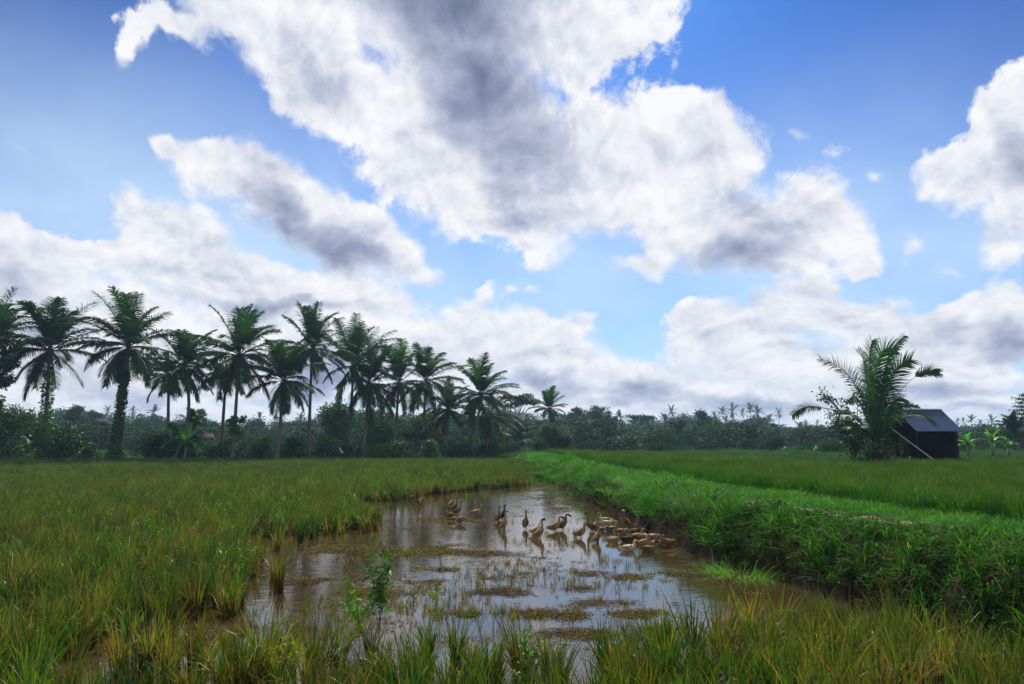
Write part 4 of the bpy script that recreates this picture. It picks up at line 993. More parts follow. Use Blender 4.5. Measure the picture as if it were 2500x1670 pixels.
T = [
 # left, near
 ('leafy_tree', 'dark leafy tree cut by the left edge of the photo under the half-seen palm', -12, 842, 110, 58, 'dome', .35, 5200, .26, 'bush'),
 ('bush', 'big sunlit bush at the left edge behind the banana plant', 30, 1000, 190, 63, 'bush', .0, 6500, .22, 'bush'),
 ('bush', 'glossy bush sloping down to the field beside the vine-wrapped second palm', 165, 1040, 150, 62, 'bush', .0, 5500, .20, 'bush'),
 ('bush', 'low tail of glossy leaves between the sloping bush and the tallest palm', 222, 1078, 60, 62, 'bush', .0, 1500, .18, 'bush'),
 ('bush', 'small shrub at the foot of the tallest vine-covered palm', 292, 1096, 34, 61, 'bush', 0, 700, .16, 'bush'),
 ('bush', 'dark bush left of the curved palm trunk', 385, 1062, 80, 66, 'bush', 0, 2600, .2, 'tree_dark'),
 ('bush', 'tall bright bush rising against the curved palm trunk', 425, 1028, 46, 66, 'tall', .1, 2200, .2, 'bush'),
 ('bush', 'dark round bush right of the curved palm trunk', 462, 1056, 60, 67, 'bush', 0, 2200, .2, 'tree_dark'),
 ('small_tree', 'slender papaya-like tree in front of the pair of thin palm trunks', 577, 1006, 46, 64, 'loose', .55, 1100, .24, 'bush'),
 ('bush', 'low brownish bush under the papaya-like tree', 560, 1090, 130, 67, 'bush', 0, 2400, .2, 'tree_dark'),
 ('bush', 'dark hedge-like bush left of the wide drooping palm trunk', 640, 1078, 90, 68, 'bush', 0, 2800, .2, 'tree_dark'),
 ('bush', 'dark bush between the trunks of the drooping palm and the tall one behind', 715, 1072, 80, 70, 'bush', 0, 2400, .2, 'tree_dark'),
 ('leafy_tree', 'broad green tree filling the gap between the tall palm and the close cluster', 822, 992, 130, 84, 'dome', .2, 5200, .28, 'tree'),
 ('bush', 'low dark undergrowth bush beneath the broad green tree', 800, 1070, 120, 76, 'bush', 0, 2600, .22, 'tree_dark'),
 ('leafy_tree', 'dark tree behind the skirted palm of the close cluster', 930, 1010, 120, 90, 'dome', .2, 4200, .3, 'tree_dark'),
 ('bush', 'bright green bush at the field edge below the palm cluster', 925, 1080, 74, 68, 'bush', 0, 2800, .18, 'bush'),
 ('bush', 'second bright bush just right of the one below the palm cluster', 975, 1076, 62, 68, 'bush', 0, 2400, .18, 'bush'),
 ('bush', 'round bright bush at the field edge near the dead-looking branches', 1052, 1074, 54, 68, 'bush', 0, 2300, .18, 'bush'),
 ('small_tree', 'small tree with tiered bare branches between the bright bushes', 1012, 1046, 84, 72, 'umbrella', .25, 900, .22, 'tree_dark'),
 ('leafy_tree', 'tree behind the gap-crowned palm', 1045, 1020, 110, 92, 'dome', .2, 3800, .3, 'tree'),
 ('bush', 'dark bush left of the trunk of the last row palm', 1115, 1078, 90, 76, 'bush', 0, 2400, .22, 'tree_dark'),
 ('bush', 'low light bush right of the last row palm', 1215, 1100, 60, 74, 'bush', 0, 1400, .18, 'bush'),
 # centre
 ('umbrella_tree', 'flat-topped tree with thin pale branches right behind the last palm of the row', 1252, 950, 122, 130, 'umbrella', .35, 3000, .34, 'tree_dark'),
 ('leafy_tree', 'wide hazy tree under the flat-topped one', 1258, 1006, 120, 150, 'dome', .15, 3600, .42, 'tree_dark'),
 ('leafy_tree', 'tall vine-draped tree in front of the lone palm in the middle', 1340, 1034, 66, 88, 'tall', .08, 4200, .24, 'tree'),
 ('bush', 'low leafy mound left of the vine-draped tree foot', 1318, 1068, 56, 86, 'bush', 0, 1800, .22, 'tree'),
 ('bush', 'low leafy mound right of the vine-draped tree foot', 1375, 1062, 48, 88, 'bush', 0, 1800, .22, 'tree'),
 ('umbrella_tree', 'ragged flat-topped tree between the lone palm and the dark domed tree', 1408, 990, 46, 170, 'umbrella', .3, 1500, .42, 'tree_dark'),
 ('leafy_tree', 'hazy tree below the ragged flat-topped one', 1400, 1018, 90, 165, 'dome', .1, 2600, .42, 'tree_dark'),
 ('leafy_tree', 'dark dome-shaped tree, the highest of the middle wood', 1455, 988, 62, 160, 'tall', .1, 3600, .42, 'tree_dark'),
 ('leafy_tree', 'wide shoulder of foliage right under the dark dome-shaped tree', 1470, 1024, 80, 150, 'dome', .1, 2600, .4, 'tree_dark'),
 ('umbrella_tree', 'small layered tree immediately right of the dark dome-shaped tree', 1488, 1002, 40, 185, 'umbrella', .35, 1100, .42, 'tree_dark'),
 ('umbrella_tree', 'wide spreading flat-topped tree with visible limbs on the skyline', 1556, 1003, 76, 190, 'umbrella', .35, 1900, .42, 'tree_dark'),
 ('leafy_tree', 'low hazy tree in the dip below the spreading flat-topped tree', 1545, 1042, 90, 180, 'dome', .1, 2200, .45, 'tree_dark'),
 ('bush', 'large domed bush with bright leaf tips in the middle of the wood edge', 1533, 1068, 92, 92, 'bush', 0, 4600, .24, 'bush'),
 ('bush', 'dark bush left of the large domed bush', 1455, 1082, 90, 96, 'bush', 0, 2600, .24, 'tree_dark'),
 ('bush', 'low pale bush on the field edge beneath the tallest far palm', 1640, 1096, 52, 88, 'bush', 0, 1500, .2, 'tree'),
 ('bush', 'wide low bush on the field edge right of the pale one', 1728, 1092, 84, 88, 'bush', 0, 2400, .2, 'tree'),
 ('leafy_tree', 'dark round-headed tree right of the tallest far palm', 1713, 1002, 46, 150, 'tall', .25, 2200, .4, 'tree_dark'),
 ('leafy_tree', 'deep green tree under the round-headed one', 1665, 1036, 60, 140, 'dome', .1, 2400, .38, 'tree_dark'),
 ('leafy_tree', 'dark bulky tree left of the far palm cluster base', 1720, 1040, 80, 140, 'dome', .1, 2400, .38, 'tree_dark'),
 ('leafy_tree', 'hazy tree at the foot of the far palm cluster', 1790, 1028, 80, 170, 'dome', .1, 2400, .42, 'tree_dark'),
 ('leafy_tree', 'hazy tree right under the tall end of the far palm cluster', 1850, 1026, 70, 170, 'dome', .1, 2200, .42, 'tree_dark'),
 ('leafy_tree', 'low tree left of the slim far palm', 1880, 1042, 60, 180, 'dome', .1, 1800, .42, 'tree_dark'),
 ('bush', 'green bush with yellowish leaves left of the hut shrub', 1895, 1074, 66, 90, 'bush', 0, 2400, .24, 'tree'),
 ('bush', 'dark bush farther left along the field edge from the hut', 1830, 1076, 80, 95, 'bush', 0, 2400, .24, 'tree_dark'),
 # behind and right of the hut
 ('bush', 'brighter undergrowth bush directly left of the hut palm foot', 2030, 1078, 90, 66, 'bush', 0, 2600, .2, 'tree'),
 ('bush', 'low bush between the hut wall and the banana plants', 2350, 1086, 50, 70, 'bush', 0, 1500, .2, 'tree'),
 ('leafy_tree', 'dark mass of trees at the right edge behind the leaning palm', 2490, 1052, 90, 110, 'dome', .1, 2600, .32, 'tree_dark'),
 ('leafy_tree', 'hazy tree above the banana plants right of the hut', 2400, 1046, 90, 150, 'dome', .1, 2200, .4, 'tree_dark'),
 # left background
 ('leafy_tree', 'large hazy round tree between the second palm and the tallest palm', 190, 988, 62, 150, 'dome', .15, 3200, .42, 'tree'),
 ('leafy_tree', 'hazy tree left of the vine-wrapped second palm trunk', 72, 1000, 60, 150, 'dome', .1, 2400, .42, 'tree'),
 ('umbrella_tree', 'hazy flat-topped tree just left of the tallest palm trunk', 232, 996, 44, 160, 'umbrella', .3, 1300, .42, 'tree'),
 ('leafy_tree', 'hazy tree just right of the tallest palm trunk', 352, 1018, 60, 170, 'dome', .1, 2400, .42, 'tree_dark'),
 ('leafy_tree', 'pointed dark tree on the left skyline right of the curved palm trunk', 487, 988, 46, 150, 'tall', .1, 3000, .4, 'tree_dark'),
 ('leafy_tree', 'small dark dome tree on the skyline right of the pointed tree', 524, 1027, 34, 170, 'dome', .1, 1300, .42, 'tree_dark'),
 ('leafy_tree', 'hazy tree on the skyline between the thin trunk pair and the drooping palm', 625, 1026, 80, 180, 'dome', .1, 2200, .45, 'tree_dark'),
 ('leafy_tree', 'hazy tree behind the trunk of the wide drooping palm', 720, 1030, 80, 180, 'dome', .1, 2200, .45, 'tree_dark'),
]
for t in T:
    nm, lab, px, yt, w, Yd, kind, tf, n, size, mt = t
    tree(nm, lab, px, yt, w, Yd, kind, tf, n, size, mt, cat_={'bush': 'bush'}.get(nm, 'tree'))
# layered pine-like tree at the very right edge
def layered_tree():
    rg = np.random.default_rng(77); c = at_y(2516, 965, 95); z0 = .4
    root = empty('layered_tree', (c.x, c.y, z0)); tag(root, 'dark tree with separate horizontal layers of branches cut by the right edge', 'tree')
    Ht = c.z - z0; g = Geo(); g.tube([(0, 0, 0), (.1, 0, Ht * .6), (0, 0, Ht)], [.28, .2, .05], 7); P = []
    for i, zf in enumerate(np.linspace(.45, .98, 9)):
        for j in range(7):
            a = j * .9 + i * 1.3; Lb = 2.9 * (1.1 - (zf - .4)) * rg.uniform(.7, 1.1)
            e = v3((math.cos(a) * Lb, math.sin(a) * Lb, Ht * zf + .25)); s = v3((0, 0, Ht * zf))
            g.tube([tuple(s), tuple((s + e) / 2 + v3((0, 0, .12))), tuple(e)], [.06, .04, .012], 4, cap=False)
            m = 70; t = rg.uniform(.25, 1.05, (m, 1)); P.append(s + (e - s) * t + rg.normal(0, 1, (m, 3)) * v3((.28, .28, .07)))
    link('trunk', g.mesh('trunk', M['bark'], True), root)
    link('crown', leaf_mesh('crown', leaves(rg, np.concatenate(P), .24, aspect=2), M['tree_dark']), root)
layered_tree()
# the far wood that reads as one mass
rg = np.random.default_rng(5)
wt_ = []
for i, kd in enumerate(('dome', 'dome', 'tall', 'bush')):
    lp = lumps(rg, kd, 9, 8); P = crown_pts(rg, lp, 1500, .5); P[:, 2] += .6; wt_.append(leaves(rg, P, .55, aspect=1.6, squash=.8))
palmt = palm_crown(rg, 4.0, 14, nl=14, lw=.22, ll=.9); palmt = (palmt[0] + v3((0, 0, 7.5)), palmt[1], palmt[2], palmt[3]); wt_.append(palmt)
pts, sc_, var = [], [], []
TOPY = [(-200, 1030), (0, 1010), (150, 1006), (300, 1018), (450, 1022), (600, 1032), (900, 1010), (1150, 1006), (1250, 1000), (1450, 1002), (1600, 1024), (1700, 1020), (1850, 1024), (1950, 1040), (2100, 1044), (2300, 1040), (2450, 1042), (2700, 1035)]
for i in range(640):
    px = rg.uniform(-150, 2650); Yd = rg.uniform(170, 330) if i % 3 else rg.uniform(110, 170)
    yt = np.interp(px, [a for a, b in TOPY], [b for a, b in TOPY]) + rg.uniform(-6, 34) ** 1 + (0 if i % 3 else 22)
    c = at_y(px, yt, Yd); v = int(rg.choice([0, 1, 2, 3, 4], p=[.3, .27, .12, .19, .12]))
    hs = (c.z) / (8.3 if v != 4 else 9.5)
    pts.append((c.x, c.y, .05)); sc_.append((max(.9, hs * rg.uniform(.8, 1.3)),) * 2 + (max(.5, hs),)); var.append(v)
scatter('distant_wood', wt_, np.array(pts), M['tree_dark'], rg, 1, 1, .0, vars_=np.array(var, np.int32), scl=np.array(sc_), label='hazy distant wood of mixed trees closing the horizon')
# undergrowth filling the wood's foot
ub = []
for i in range(3):
    P = crown_pts(rg, lumps(rg, 'bush', 4, 2.2), 900, .4); P[:, 2] = np.abs(P[:, 2]); ub.append(leaves(rg, P, .26, aspect=1.8))
pts, sc_ = [], []
for i in range(170):
    px = rg.uniform(-60, 2560); Yd = rg.uniform(68, 105) if px < 1300 else rg.uniform(82, 125)
    c = at_y(px, 1100, Yd); pts.append((c.x, c.y, 0)); s = rg.uniform(.5, 1.15) * Yd / 80; sc_.append((s, s, s * rg.uniform(.6, 1.1)))
scatter('undergrowth', ub, np.array(pts), M['tree_dark'], rg, 1, 1, .0, scl=np.array(sc_), label='dark undergrowth along the foot of the trees')

# ---- banana plants
def banana(label, px, ybase, ytop, Yd, seed, lean=0.0, nl=8, mat='banana'):
    rg = np.random.default_rng(seed); b = at_y(px, ybase, Yd); z0 = float(ground_z(b.x, b.y)); tp = at_y(px, ytop, Yd).z - z0
    root = empty('banana_plant', (b.x, b.y, z0)); tag(root, label, 'banana plant')
    st_h = tp * .45; g = Geo(); g.tube([(0, 0, -.1), (.02, 0, st_h * .5), (0, 0, st_h)], [.13, .11, .07], 8); link('stem', g.mesh('stem', M['stem'], True), root)
    for i in range(nl):
        az = i * 2.4 + seed; e = 1.4 - i * .13; L = tp * .62 * rg.uniform(.85, 1.1) * (1 if i else .95); pts = arc(rg, az, e, L, 1.2 + .25 * i, 12); pts[:, 2] += st_h
        n = len(pts); t = np.linspace(0, 1, n); wd = .26 * tp / 3 * np.sin(np.pi * np.clip(t * .9 + .03, 0, 1)) ** .6 * (t > .12)
        T_ = np.gradient(pts, axis=0); T_ /= np.linalg.norm(T_, axis=1)[:, None]; S = np.cross(T_, (0, 0, 1.0)); S /= np.linalg.norm(S, axis=1)[:, None] + 1e-6; N = np.cross(S, T_)
        rows = [pts + S * (k * wd)[:, None] + N * (abs(k) * wd * .35)[:, None] + S * (abs(k) > .9) * rg.normal(0, .02, (n, 1)) for k in (-1, -.5, 0, .5, 1)]
        V = np.stack(rows, 1).reshape(-1, 3); ii = np.arange(n - 1)[:, None] * 5 + np.arange(4)[None]
        lf = (V, np.stack([ii, ii + 1, ii + 6, ii + 5], -1).reshape(-1, 4), np.zeros(len(V)), np.full(len(V), rg.uniform(0, .9)))
        link('leaf', leaf_mesh('leaf', cat([lf, with_hue(stalk_geo(pts, .02, .006), 1)]), M[mat], smooth=True), root)
banana('tallest banana plant with one upright bright leaf, right of the hut', 2424, 1110, 1044, 52, 3)
banana('banana plant with arching leaves between the hut and the tallest one', 2364, 1110, 1056, 52, 5)
banana('small banana plant with a bent yellowish leaf at the right of the group', 2463, 1112, 1068, 52, 8, nl=6)
banana('banana plant with dull green leaves against the left bushes', 82, 1108, 1040, 60, 12, mat='bush')
banana('bright yellow-green banana plant beside the curved palm trunk', 452, 1106, 1034, 64, 14)
banana('tiny bright banana plant at the field edge left of the hut palm', 1992, 1112, 1088, 60, 17, nl=6)
banana('tiny bright banana plant farther left along the field edge', 1915, 1110, 1088, 70, 21, nl=6)
# ------------------------------------------------------------------ hut
def hut():
    Y0 = 42.5; a = R(13.8); A = at_y(2186, 999, Y0)
    u = Vector((math.cos(a), math.sin(a), 0)); f = Vector((math.sin(a), -math.cos(a), 0)); L = 3.38; Hr = A.z; z0 = .92
    base = Vector((A.x, A.y, z0)) + u * L / 2
    root = empty('hut', base, a); tag(root, 'small dark wooden field hut with a blue-grey corrugated metal roof', 'hut')
    hr = Hr - z0; he = 2.72 - z0; rw = 1.5; wl_, wd = 2.78, 2.5
    # local axes: x along the ridge, -y towards the viewer
    g = Geo()
    V = []; hw = he + .12; gab = hr - .10; x0, x1 = -wl_ / 2 - .1, wl_ / 2 - .1
    th = .05
    def wall(p, q, h0, h1):   # board wall between two ground points
        p = Vector((*p, 0)); q = Vector((*q, 0)); d = (q - p).normalized(); nrm = Vector((-d.y, d.x, 0)) * th
        P = [p, q, q + nrm, p + nrm]
        V = [(v.x, v.y, -.15) for v in P] + [(P[0].x, P[0].y, h0), (P[1].x, P[1].y, h1), (P[2].x, P[2].y, h1), (P[3].x, P[3].y, h0)]
        g.add(V, [(0, 1, 5, 4), (1, 2, 6, 5), (2, 3, 7, 6), (3, 0, 4, 7), (4, 5, 6, 7), (3, 2, 1, 0)])
    wf = he + .02
    wall((x0, -wd / 2), (x1, -wd / 2), wf, wf); wall((x1, wd / 2), (x0, wd / 2), wf, wf)
    for xx, sgn in ((x0, -1), (x1, 1)):
        V = [(xx, -wd / 2 + .06, -.15), (xx, wd / 2 - .06, -.15), (xx, wd / 2 - .06, wf), (xx, 0, gab), (xx, -wd / 2 + .06, wf)]
        W2 = [(xx - sgn * th, y, z) for (_, y, z) in V]
        g.add(V + W2, [(0, 1, 2, 4), (4, 2, 3, 3), (5, 9, 7, 6), (9, 8, 7, 7), (0, 4, 9, 5), (1, 6, 7, 2), (4, 3, 8, 9), (3, 2, 7, 8)])
    for k in range(15):     # vertical laths standing proud of the boards
        x = x0 + .1 + k * (wl_ - .2) / 14; g.box((x, -wd / 2 - .012, wf / 2 - .05), (.035, .02, wf + .05))
    for k in range(10):
        y = -wd / 2 + .15 + k * (wd - .3) / 9; g.box((x0 - .012, y, wf / 2 - .05), (.02, .035, wf + .05))
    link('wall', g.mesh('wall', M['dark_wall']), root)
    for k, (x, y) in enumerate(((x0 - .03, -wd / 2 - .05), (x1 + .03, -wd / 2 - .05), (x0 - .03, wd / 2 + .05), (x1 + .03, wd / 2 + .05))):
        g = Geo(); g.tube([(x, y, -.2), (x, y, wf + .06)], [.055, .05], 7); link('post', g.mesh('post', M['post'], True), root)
    # corrugated roof: two slopes
    def slope(sgn):
        nx_, ny_ = 120, 6; xs = np.linspace(-L / 2, L / 2, nx_); ts = np.linspace(0, 1, ny_)
        Xg, Tg = np.meshgrid(xs, ts); y = sgn * rw * Tg; z = hr + (he - hr) * Tg - .03 * np.sin(Tg * 3.1) + .016 * np.sin(Xg * 2 * np.pi / .13) + (Xg < -L / 2 + .4) * .0
        Xs = Xg + .02 * np.sin(Tg * 5)
        V = np.stack([Xs, y, z], -1).reshape(-1, 3); V2 = V - v3((0, 0, .012)); n = len(V)
        i = np.arange(ny_ - 1)[:, None] * nx_ + np.arange(nx_ - 1)[None]; q = np.stack([i, i + 1, i + nx_ + 1, i + nx_], -1).reshape(-1, 4)
        gg = Geo(); gg.add(np.concatenate([V, V2]), np.concatenate([q, q[:, ::-1] + n]))
        return gg
    rf = Geo()
    for sgn in (-1, 1):
        s_ = slope(sgn); rf.add(s_.V[0], s_.F[0])
    ro = link('roof', rf.mesh('roof', M['roof_metal'], True), root)
    g = Geo(); g.box((0, 0, hr + .03), (L + .04, .16, .03)); link('ridge_cap', g.mesh('ridge_cap', M['roof_metal']), ro)
    g = Geo()
    for y, z in ((-wd / 2 - .05, wf + .03), (wd / 2 + .05, wf + .03), (0, gab + .0)): g.box((-.02, y, z - .03), (L - .25, .07, .08))
    link('roof_beam', g.mesh('roof_beam', M['post']), ro)
    g = Geo(); g.box((x0 - .018, -.25, .75), (.03, .7, 1.45)); d_ = link('door', g.mesh('door', M['post']), root)
    # leaning bamboo pole
    p0 = at_y(2285, 1127, 39.7); q = at_y(2172, 1043, 40.5)
    e = empty('leaning_pole', p0); tag(e, 'pale bamboo pole leaning diagonally in front of the dark hut wall', 'pole')
    g = Geo(); d = q - p0; n = 9
    g.tube([tuple(d * (i / (n - 1))) for i in range(n)], [.042 - .012 * i / n + (.004 if i % 2 else 0) for i in range(n)], 8); link('shaft', g.mesh('shaft', M['bamboo'], True), e)
hut()

# ------------------------------------------------------------------ young coconut palm beside the hut
def zp(zx, zy): return 1850 + zx / 3.612, 780 + zy / 3.612
FR = [ # points in the enlarged crop, depth offsets, leaflet length, starts at, facing, hue
 ([(1030, 1000), (1030, 700), (1040, 450), (1095, 290), (1180, 248)], (0, -.2, -.4, -.6, -.9), 1.25, .30, (-.25, -1, .2), .25),
 ([(1040, 1000), (1020, 720), (990, 480), (985, 300), (1010, 180)], (0, .1, .3, .5, .7), .8, .30, (.2, -1, .2), .15),
 ([(1050, 1000), (1075, 700), (1120, 450), (1175, 270), (1292, 142)], (0, 0, .1, .2, .3), .62, .35, (.4, -1, .2), .35),
 ([(1060, 1020), (1100, 760), (1160, 560), (1240, 420), (1355, 352)], (0, -.3, -.6, -.9, -1.2), 1.05, .22, (-.2, -1, .5), .5),
 ([(1060, 1050), (1120, 870), (1200, 710), (1300, 580), (1460, 462), (1600, 470)], (0, -.2, -.4, -.5, -.6, -.7), .62, .80, (0, -1, .6), .45),
 ([(1010, 1000), (960, 800), (880, 620), (780, 470), (660, 385), (545, 342)], (0, .1, .2, .3, .4, .5), .85, .30, (.3, -1, .6), .3),
 ([(1000, 1040), (900, 900), (760, 820), (600, 785), (465, 765), (370, 790), (300, 850)], (0, -.2, -.5, -.8, -1.0, -1.1, -1.2), .62, .72, (0, -1, .7), .55),
 ([(1020, 980), (985, 700), (950, 500), (930, 350), (880, 262)], (0, .5, .8, 1.0, 1.1), .55, .45, (.5, -1, .2), .1),
 ([(1060, 1080), (1120, 960), (1250, 875), (1380, 840), (1480, 865), (1560, 925)], (0, -.5, -1.0, -1.4, -1.6, -1.8), .60, .45, (0, -.5, 1), .92),
 ([(1050, 1040), (1110, 880), (1190, 790), (1290, 760), (1410, 765)], (0, .4, .6, .8, .9), .42, .45, (0, -.8, .8), .8),
 ([(1010, 1040), (960, 850), (900, 720), (840, 680), (790, 720)], (0, -.8, -1.3, -1.6, -1.9), .75, .35, (0, -1, .7), .9),
 ([(1010, 1080), (930, 930), (830, 850), (730, 850), (670, 920)], (0, -.9, -1.6, -2.1, -2.4), .85, .25, (0, -.6, 1), .4),
 ([(1000, 1100), (930, 1000), (840, 950), (750, 950), (690, 985)], (0, -1.0, -1.5, -1.8, -2), .5, .4, (0, -.6, 1), .85),
 ([(1070, 1040), (1120, 850), (1180, 740), (1240, 690), (1290, 720)], (0, .2, .5, .8, 1), .9, .25, (0, -.8, .6), .3),
 ([(1030, 1080), (1000, 900), (960, 760), (930, 650), (870, 590)], (0, -.6, -1.1, -1.4, -1.8), .8, .25, (.2, -1, .4), .3),
 ([(1060, 1090), (1100, 980), (1130, 900), (1190, 860), (1260, 900)], (0, -1.0, -1.7, -2.2, -2.5), .7, .25, (0, -.6, 1), .45),
 ([(1020, 1080), (960, 980), (900, 940), (860, 980), (840, 1050)], (0, -1.0, -1.8, -2.2, -2.4), .7, .2, (0, -.4, 1), .5),
]
def young_palm():
    rg = np.random.default_rng(9); Yd = 39.0
    b = at_y(*zp(1045, 1235), Yd); b.z = float(ground_z(b.x, b.y)) - .03
    root = empty('young_coconut_palm', b); tag(root, 'young coconut palm with huge upright fronds growing from the ground in front of the hut', 'palm tree')
    for pts, dy, ll, st_, face, hue in FR:
        P = []
        for (zx, zy), o in zip([(1045 + (pts[0][0] - 1045) * .3, 1225)] + pts, (0,) + tuple(dy)):
            p = at_y(*zp(zx, zy), Yd + o); P.append(tuple(p - b))
        P = v3(P); P[0, 2] = .1
        # smooth curve through the points
        n = len(P); ts = np.linspace(0, n - 1, 26); Q = []
        for t in ts:
            i = min(int(t), n - 2); f_ = t - i; p0, p1, p2, p3 = P[max(i - 1, 0)], P[i], P[i + 1], P[min(i + 2, n - 1)]
            Q.append(.5 * ((2 * p1) + (p2 - p0) * f_ + (2 * p0 - 5 * p1 + 4 * p2 - p3) * f_ ** 2 + (3 * p1 - p0 - 3 * p2 + p3) * f_ ** 3))
        Q = np.array(Q); Lf = np.linalg.norm(np.diff(Q, axis=0), axis=1).sum()
        nl = int(Lf * (1 - st_) * 15) + 12
        prof = lambda t, s=st_: np.clip(np.sin(np.pi * (.10 + .80 * np.clip((t - s) / (1 - s), 0, 1))), 0, 1) ** .5
        parts = [with_hue(q, hue) for q in frond_geo(rg, Q, Lf, nl, .07, ll, stiff=.72, face=face, start=st_, prof=prof)]
        fo = link('frond', leaf_mesh('frond', cat(parts), M['palm_young']), root)
        g = Geo(); g.tube([tuple(q) for q in Q], list(np.linspace(.045, .008, len(Q)) + .03 * np.clip(1 - np.linspace(0, 5, len(Q)), 0, 1)), 5); link('stalk', g.mesh('stalk', M['rachis'], True), fo)
    # fibrous foot
    k = 500; P = rg.normal(0, 1, (k, 3)) * v3((.30, .25, .3)); P[:, 2] = np.abs(P[:, 2]) * 1.5
    link('dead_sheaths', leaf_mesh('dead_sheaths', blades(rg, 140, .32, (.5, 1.5), .28, .3, .016, 4, .35, hue=(.7, 1)), M['straw']), root)
    link('low_leaves', leaf_mesh('low_leaves', leaves(rg, np.concatenate([P * 1.6, P * v3((2.2, 1.5, 1.2)) - v3((.3, 0, 0))]), .17, aspect=2.2), M['weed']), root)
young_palm()
def hut_shrub():
    rg = np.random.default_rng(19); Yd = 38.6
    b = at_y(*zp(860, 1200), Yd); b.z = float(ground_z(b.x, b.y)) - .03
    root = empty('shrub', b); tag(root, 'loose round-leaved shrub with a reaching branch left of the young coconut palm', 'shrub')
    g = Geo(); P = []
    BR = [((860, 1200), (820, 1000), (720, 800), (640, 690), (560, 620)), ((860, 1200), (840, 960), (800, 820), (760, 700)), ((860, 1200), (800, 1020), (700, 900), (620, 800)), ((860, 1200), (820, 1040), (700, 960), (640, 880)),
          ((860, 1200), (880, 950), (880, 760), (860, 640)), ((740, 830), (660, 740), (600, 690), (545, 680)), ((860, 1200), (860, 1050), (790, 900), (700, 830)), ((870, 1200), (930, 1000), (960, 800)), ((860, 1200), (900, 1080), (860, 900))]
    for br in BR:
        pts = [at_y(*zp(x, y), Yd + rg.normal(0, .22) * (i > 0)) - b for i, (x, y) in enumerate(br)]
        g.tube([tuple(p) for p in pts], list(np.linspace(.032, .008, len(pts))), 5)
        for i in range(1, len(pts)):
            m = 46 if i > 1 else 22; t = rg.uniform(0, 1.05, (m, 1)); P.append(v3(pts[i - 1]) * (1 - t) + v3(pts[i]) * t + rg.normal(0, 1, (m, 3)) * v3((.16, .22, .14)))
    m = 900; a = crown_pts(rg, [tuple(at_y(*zp(x, y), Yd + o) - b) + (.5, .45, .45) for x, y, o in ((800, 880, 0), (850, 980, -.3), (760, 930, .2), (880, 1080, -.3), (820, 1080, .1), (1130, 1120, -1.2))], m, .2); P.append(a)
    P = np.concatenate(P); P = P[P[:, 2] > 0]
    link('branches', g.mesh('branches', M['bark'], True), root)
    link('foliage', leaf_mesh('foliage', leaves(rg, P, .15, aspect=1.35, squash=.7), M['bush']), root)
hut_shrub()

# ------------------------------------------------------------------ far houses
def house(label, px0, px1, yr, ye, Yd, mat, rz=0.0):
    a = at_y(px0, ye, Yd); b = at_y(px1, ye, Yd); r_ = at_y((px0 + px1) / 2, yr, Yd); w = b.x - a.x; d = w * .75; z0 = .05; he = a.z - z0; hr = r_.z - z0
    root = empty('village_house', ((a.x + b.x) / 2, Yd, z0), rz); tag(root, label, 'house')
    g = Geo(); g.box((0, 0, he / 2), (w * .86, d * .86, he - .02)); link('wall', g.mesh('wall', M['plaster']), root)
    g = Geo(); x, y = w / 2, d / 2; k = w * .22
    g.add([(-x, -y, he), (x, -y, he), (x, y, he), (-x, y, he), (-x + k, 0, hr), (x - k, 0, hr)], [(0, 1, 5, 4), (2, 3, 4, 5), (1, 2, 5, 5), (3, 0, 4, 4), (3, 2, 1, 0)])
    link('roof', g.mesh('roof', M[mat]), root)
    for sx in (-.25, .25):
        g = Geo(); g.box((sx * w, -d * .43 - .03, he * .5), (w * .12, .05, he * .35)); link('window', g.mesh('window', M['dark_wall']), root)
house('far house with a reddish brown hipped roof between the second and the tallest palm', 228, 266, 1022, 1038, 128, 'tile_brown')
house('far house with a dull brown roof left of the thin trunk pair', 488, 526, 1058, 1082, 100, 'tile_brown')
house('far house with a brown roof half hidden behind trees left of the hut shrub', 1928, 1962, 1044, 1056, 140, 'tile_brown')
house('far house with an orange roof seen left of the hut palm', 1980, 2004, 1050, 1056, 130, 'tile_red')
house('smaller far house with an orange roof next to the hut palm fronds', 2010, 2026, 1049, 1056, 126, 'tile_red')
